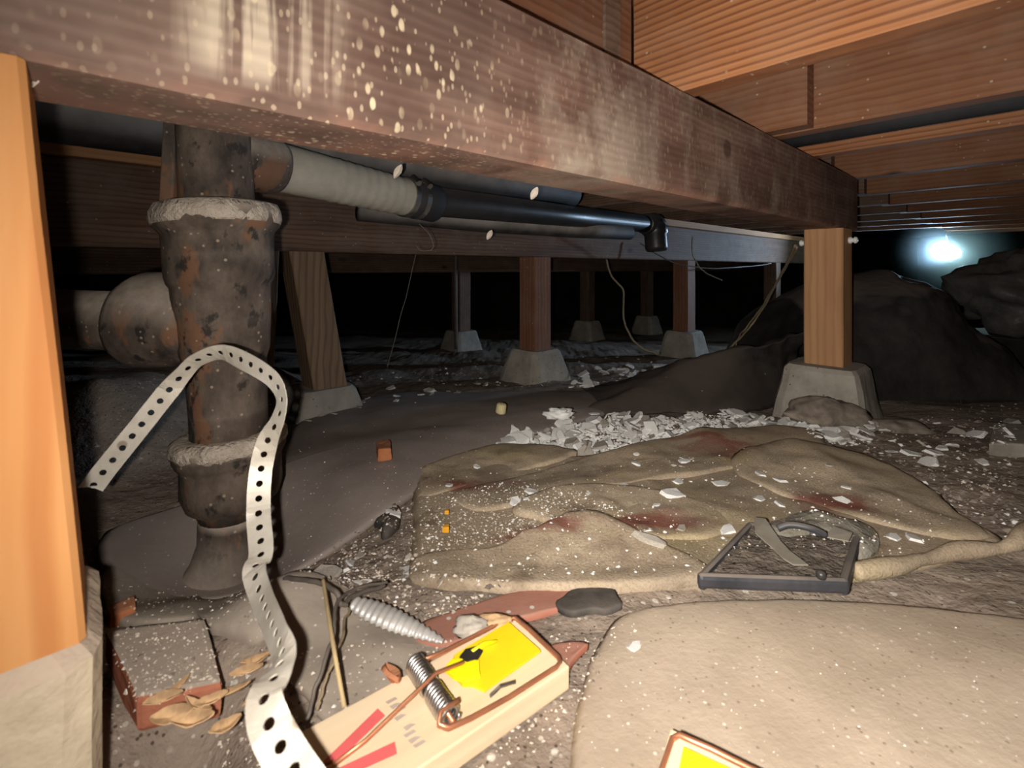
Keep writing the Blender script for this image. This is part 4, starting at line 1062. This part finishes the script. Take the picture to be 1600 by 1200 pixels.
# ------------------------------------------------------------------ plaster rubble and litter
allv = []; allf = []
for v, f in SURF:
    b = len(allv); allv += v; allf += [tuple(i + b for i in q) for q in f]
BV = BVHTree.FromPolygons(allv, allf, epsilon=0.0)
def drop(x, y):
    h = BV.ray_cast(Vector((x, y, 0.6)), Vector((0, 0, -1)))
    return (h[0].z, h[1]) if h[0] is not None else (zg(x, y), Vector((0, 0, 1)))
def shard(sd, thick=0.22, n=6):
    r = random.Random(sd); v = []
    rad = [0.55 + 0.6 * r.random() for _ in range(n)]
    for z in (0, thick):
        for k in range(n):
            a = 2 * math.pi * (k + 0.5 * r.random()) / n
            q = rad[k] * (1.0 if z == 0 else 0.88)
            v.append((q * math.cos(a), q * math.sin(a) * 0.75, z + (0.10 * r.random() if z else 0)))
    f = [tuple(reversed(range(n))), tuple(range(n, 2*n))] + [(k, (k+1) % n, n + (k+1) % n, n + k) for k in range(n)]
    return v, f
def shard_meshes(mat, n, sd, thick):
    out = []
    for i in range(n):
        v, f = shard(sd + i, thick, 5 + i % 3); me = bpy.data.meshes.new('plaster_flake'); me.from_pydata(v, [], f); me.update(); me.materials.append(mat); out.append(me)
    return out
SM_W = shard_meshes(M['plaster'], 8, 100, 0.22); SM_D = shard_meshes(M['plaster_dirty'], 5, 200, 0.25)
def inpoly(x, y, poly):
    c = False; j = len(poly) - 1
    for i in range(len(poly)):
        xi, yi = poly[i]; xj, yj = poly[j]
        if (yi > y) != (yj > y) and x < (xj - xi) * (y - yi) / (yj - yi) + xi: c = not c
        j = i
    return c
def sample(poly, n, rng):
    xs = [p[0] for p in poly]; ys = [p[1] for p in poly]; out = []
    while len(out) < n:
        x = rng.uniform(min(xs), max(xs)); y = rng.uniform(min(ys), max(ys))
        if inpoly(x, y, poly): out.append((x, y))
    return out
rng = random.Random(5)
def flakes(poly, n, smin, smax, label, group, tilt=0.35, lift=0.0, dirty=0.2):
    for (px, py) in sample(poly, n, rng):
        g_ = G(px, py, 0.01)
        z, nv = drop(g_.x, g_.y)
        s_ = smin + (smax - smin) * rng.random() ** 1.8
        me = rng.choice(SM_D if rng.random() < dirty else SM_W)
        o = bpy.data.objects.new('plaster_flake', me); COL.objects.link(o)
        o.location = (g_.x, g_.y, z - 0.05 * s_ + lift * rng.random())
        o.rotation_euler = (rng.gauss(0, tilt), rng.gauss(0, tilt), rng.uniform(0, 6.28)); o.scale = (s_, s_, s_ * rng.uniform(0.5, 1.1))
        tag(o, label, 'plaster flake', group)
STRIP = [(880, 660), (960, 645), (1100, 640), (1190, 648), (1230, 662), (1290, 672), (1280, 684), (1180, 674), (1050, 684), (930, 706), (830, 702), (760, 700), (800, 684)]
flakes(STRIP, 190, 0.008, 0.029, 'white plaster flake in the pale rubble strip between black plastic and carpet', 'plaster flakes in the rubble strip', 0.4, 0.018)
flakes([(890, 572), (960, 568), (1060, 575), (1050, 590), (960, 604), (880, 606), (905, 590)], 40, 0.015, 0.045, 'white plaster flake strewn on the floor right of the central pier', 'plaster flakes beside the central pier', 0.3, 0.01)
flakes([(1220, 664), (1330, 662), (1365, 672), (1340, 697), (1290, 704), (1250, 682)], 45, 0.012, 0.034, 'white plaster flake heaped at the foot of the right pier block', 'plaster flakes at the right pier', 0.4, 0.02)
flakes([(1380, 655), (1595, 640), (1595, 730), (1440, 720), (1340, 690)], 26, 0.010, 0.03, 'plaster bit scattered on the bare soil at the right', 'plaster bits on the right soil', 0.3, 0.0, 0.5)
flakes([(470, 640), (545, 625), (620, 600), (780, 590), (780, 604), (560, 650), (470, 668)], 22, 0.012, 0.03, 'plaster bit on the floor between the leaning post and the central pier', 'plaster bits in the middle distance', 0.3, 0.0, 0.6)
flakes([(680, 740), (1120, 715), (1300, 740), (1420, 800), (1120, 860), (700, 840)], 26, 0.005, 0.014, 'small white plaster chip lying on the carpet', 'plaster chips on the carpet', 0.2, 0.0, 0.15)
flakes([(440, 850), (560, 805), (645, 780), (650, 900), (560, 920), (440, 905)], 18, 0.006, 0.014, 'small pale plaster chip in the gravel left of the carpet', 'plaster chips in the gravel', 0.3, 0.0, 0.4)
def one(px, py, s_, label, mat='W', sq=1.0, rz=0.0, off=0.03):
    g_ = G(px, py, off); z, nv = drop(g_.x, g_.y)
    o = bpy.data.objects.new('plaster_flake', (SM_W if mat == 'W' else SM_D)[int(px) % 5]); COL.objects.link(o)
    o.location = (g_.x, g_.y, z - 0.001); o.rotation_euler = (0.1, 0.15, rz); o.scale = (s_, s_ * sq, s_ * 0.8); tag(o, label, 'plaster flake')
one(1052, 764, 0.022, 'large white plaster flake at the middle of the carpet', rz=0.2)
one(1128, 742, 0.018, 'white plaster flake below the dark red carpet stain')
one(1188, 735, 0.014, 'white plaster chip in the middle of three near the carpet fold', rz=1.2)
one(1216, 742, 0.014, 'white plaster chip at the right of three near the carpet fold', rz=2)
one(1188, 765, 0.013, 'rounded white chip just above the clear plastic scrap', rz=.5)
one(1425, 715, 0.022, 'left of two white blocks on the bare soil at the right', rz=0.0, off=0)
one(1460, 715, 0.022, 'right of two white blocks on the bare soil at the right', rz=0.3, off=0)
one(1520, 622, 0.055, 'large white slab fragment on the floor before the tarp flap', rz=-0.5, off=0)
one(1398, 818, 0.013, 'left white chip on the carpet right of the filter tray', rz=.4)
one(1426, 818, 0.014, 'right white chip on the carpet right of the filter tray', rz=1.4)
one(460, 855, 0.020, 'white paint flake beside the strap at the gravel edge', rz=0.9, off=0.01)
one(507, 883, 0.020, 'pale flake lying just above the straw', 'D', rz=0.2, off=0.02)
one(993, 977, 0.009, 'single white chip on the tan foreground sheet', rz=0.5, off=0.03)
one(1020, 838, 0.028, 'long pale plaster sliver on the front carpet fold', 'D', 0.35, -0.35)
one(568, 898, 0.009, 'tiny white square chip right of the pale flake', rz=0.2, off=0.01)

# fine litter nobody could count
def litter(name, mat, specs, label, cat, sd):
    r = random.Random(sd); v = []; f = []
    for (poly, n, smin, smax, off) in specs:
        for (px, py) in sample(poly, n, r):
            g_ = G(px, py, off); z, nv = drop(g_.x, g_.y)
            s_ = smin + (smax - smin) * r.random() ** 2.5
            k = 4 if s_ < 0.004 else 5; b = len(v); a0 = r.uniform(0, 6.28)
            tx, ty = r.gauss(0, .3), r.gauss(0, .3)
            for q in range(k):
                a = a0 + 2 * math.pi * q / k; rr = s_ * (0.6 + 0.5 * r.random())
                dx, dy = rr * math.cos(a), rr * math.sin(a) * 0.8
                v.append((g_.x + dx, g_.y + dy, z + dx * tx + dy * ty - 0.0006))
            hgt = s_ * r.uniform(0.25, 0.7)
            v.append((g_.x + s_ * .2 * r.gauss(0, 1), g_.y, z + hgt))
            for q in range(k): f.append((b + q, b + (q + 1) % k, b + k))
    o = obj(name, v, f, mat); o['kind'] = 'stuff'; o['label'] = label; o['category'] = cat
RUGL = [(655, 770), (800, 750), (900, 770), (1000, 800), (820, 835), (660, 855)]
RUGA = [(655, 745), (1120, 700), (1500, 810), (1400, 870), (1100, 890), (660, 895)]
GRAV = [(430, 850), (560, 805), (645, 770), (655, 900), (800, 915), (700, 960), (560, 930), (430, 915)]
NEAR = [(150, 860), (430, 850), (440, 1000), (860, 960), (1000, 960), (900, 1100), (700, 1199), (230, 1199), (150, 1000)]
SHM = [(170, 850), (440, 834), (640, 760), (880, 657), (700, 610), (470, 660), (300, 790)]
SHN = [(900, 1000), (1000, 940), (1590, 950), (1590, 1190), (800, 1190)]
SOILR = [(1300, 690), (1590, 620), (1590, 850), (1480, 800), (1380, 725)]
FARS = [(460, 600), (780, 560), (1240, 545), (1240, 640), (980, 610), (600, 600)]
BRK = [(215, 1085), (345, 1063), (322, 968), (170, 986)]
litter('plaster_crumbs', M['plaster'], [(STRIP, 3600, 0.002, 0.013, 0.015), (RUGL, 600, 0.0008, 0.0035, 0.02), (RUGA, 420, 0.0008, 0.0045, 0.02), (GRAV, 260, 0.0008, 0.004, 0.01), (NEAR, 90, 0.0008, 0.003, 0.02),
        ([(1230, 660), (1350, 655), (1360, 690), (1270, 705)], 160, 0.003, 0.011, 0.01), (SOILR, 110, 0.0015, 0.008, 0), (FARS, 150, 0.003, 0.014, 0), (SHN, 60, 0.0006, 0.002, 0.03), (SHM, 60, 0.001, 0.003, 0.03)], 'white plaster crumbs strewn over carpet and soil', 'crumbs', 1)
litter('pale_grit', M['chip'], [(RUGL, 1700, 0.0006, 0.0025, 0.02), (RUGA, 900, 0.0006, 0.0025, 0.02), (GRAV, 900, 0.0008, 0.004, 0.01), (NEAR, 1900, 0.0006, 0.003, 0.02), (BRK, 420, 0.0006, 0.0022, 0.03), (SHM, 260, 0.0008, 0.002, 0.03), (SHN, 170, 0.0005, 0.0016, 0.03), (SOILR, 200, 0.001, 0.006, 0)], 'pale tan grit scattered over the floor', 'grit', 2)
litter('dark_grit', M['gravel'], [(GRAV, 600, 0.001, 0.006, 0.01), (NEAR, 500, 0.0008, 0.004, 0.02), (SOILR, 500, 0.002, 0.010, 0), (FARS, 500, 0.003, 0.016, 0), (RUGA, 500, 0.001, 0.004, 0.02), (STRIP, 200, 0.002, 0.008, 0.01)], 'brown soil crumbs scattered over the floor', 'grit', 3)

# ------------------------------------------------------------------ the other lamp, far right
fl = P(1488, 395, 3.3)
r = empty('work_light', fl); tag(r, 'glaring bluish-white work light shining far back at the right', 'lamp')
aim = (Vector((-0.55, -0.75, -0.02))).normalized()
m = MB(); m.lathe([(-0.16, 0.022), (-0.05, 0.022), (-0.03, 0.034), (-0.004, 0.052), (0.0, 0.052), (0.0, 0.047), (-0.006, 0.046)], fl, aim, 24); m.build('lamp_body', M['torch_body'], r, smooth=True)
m = MB(); m.lathe([(-0.004, 0.046), (0.002, 0.044), (0.006, 0.03), (0.008, 0.008)], fl, aim, 24); m.build('lamp_lens', M['bulb'], r, smooth=True)
m = MB(); m.tube([fl - aim * 0.08, at(-0.42, 4.39, ZJ - 0.02), at(-0.42, 4.39, ZJ + 0.02)], 0.005, 8); m.build('hanger', M['torch_body'], r)
s_ = spot('work_light_beam', fl + aim * 0.03, at(D3, 2.7, 0.80), 110, (0.50, 0.72, 1.0), 84, 0.9, 0.03)
s_.parent = r; s_.location = aim * 0.03

# ------------------------------------------------------------------ ball of haze added for the bloom round the work light
hm = bpy.data.materials.new('glow_haze'); hm.use_nodes = True; nn = hm.node_tree.nodes
for x in list(nn): nn.remove(x)
ho = nn.new('ShaderNodeOutputMaterial'); hs = nn.new('ShaderNodeVolumeScatter')
hs.inputs['Color'].default_value = (0.75, 0.95, 1.0, 1); hs.inputs['Density'].default_value = 0.25; hs.inputs['Anisotropy'].default_value = 0.3
tc = nn.new('ShaderNodeTexCoord'); ln = nn.new('ShaderNodeVectorMath'); ln.operation = 'LENGTH'
mp = nn.new('ShaderNodeMapRange'); mp.interpolation_type = 'SMOOTHSTEP'
mp.inputs[1].default_value = 0.0; mp.inputs[2].default_value = 0.36; mp.inputs[3].default_value = 0.8; mp.inputs[4].default_value = 0.0
hl = hm.node_tree.links; hl.new(tc.outputs['Object'], ln.inputs[0]); hl.new(ln.outputs['Value'], mp.inputs[0]); hl.new(mp.outputs[0], hs.inputs['Density'])
hl.new(hs.outputs[0], ho.inputs['Volume'])
m = MB(); nseg = 24
rows_ = [(-0.38 * math.cos(math.pi * k / 14), 0.38 * math.sin(math.pi * k / 14) + 1e-4) for k in range(15)]
m.lathe(rows_, fl, (0, 0, 1), nseg)
hz = m.build('glow_haze', hm, loc=fl)
hz['kind'] = 'stuff'; hz['label'] = 'pale bluish haze ball added as the glow round the far work light'; hz['category'] = 'haze'
hp = bpy.data.lights.new('work_light_bulb', 'POINT'); hp.energy = 3.5; hp.color = (0.55, 0.9, 1.0); hp.shadow_soft_size = 0.02
ho_ = bpy.data.objects.new('work_light_bulb', hp); COL.objects.link(ho_); ho_.parent = r; ho_.location = aim * 0.035
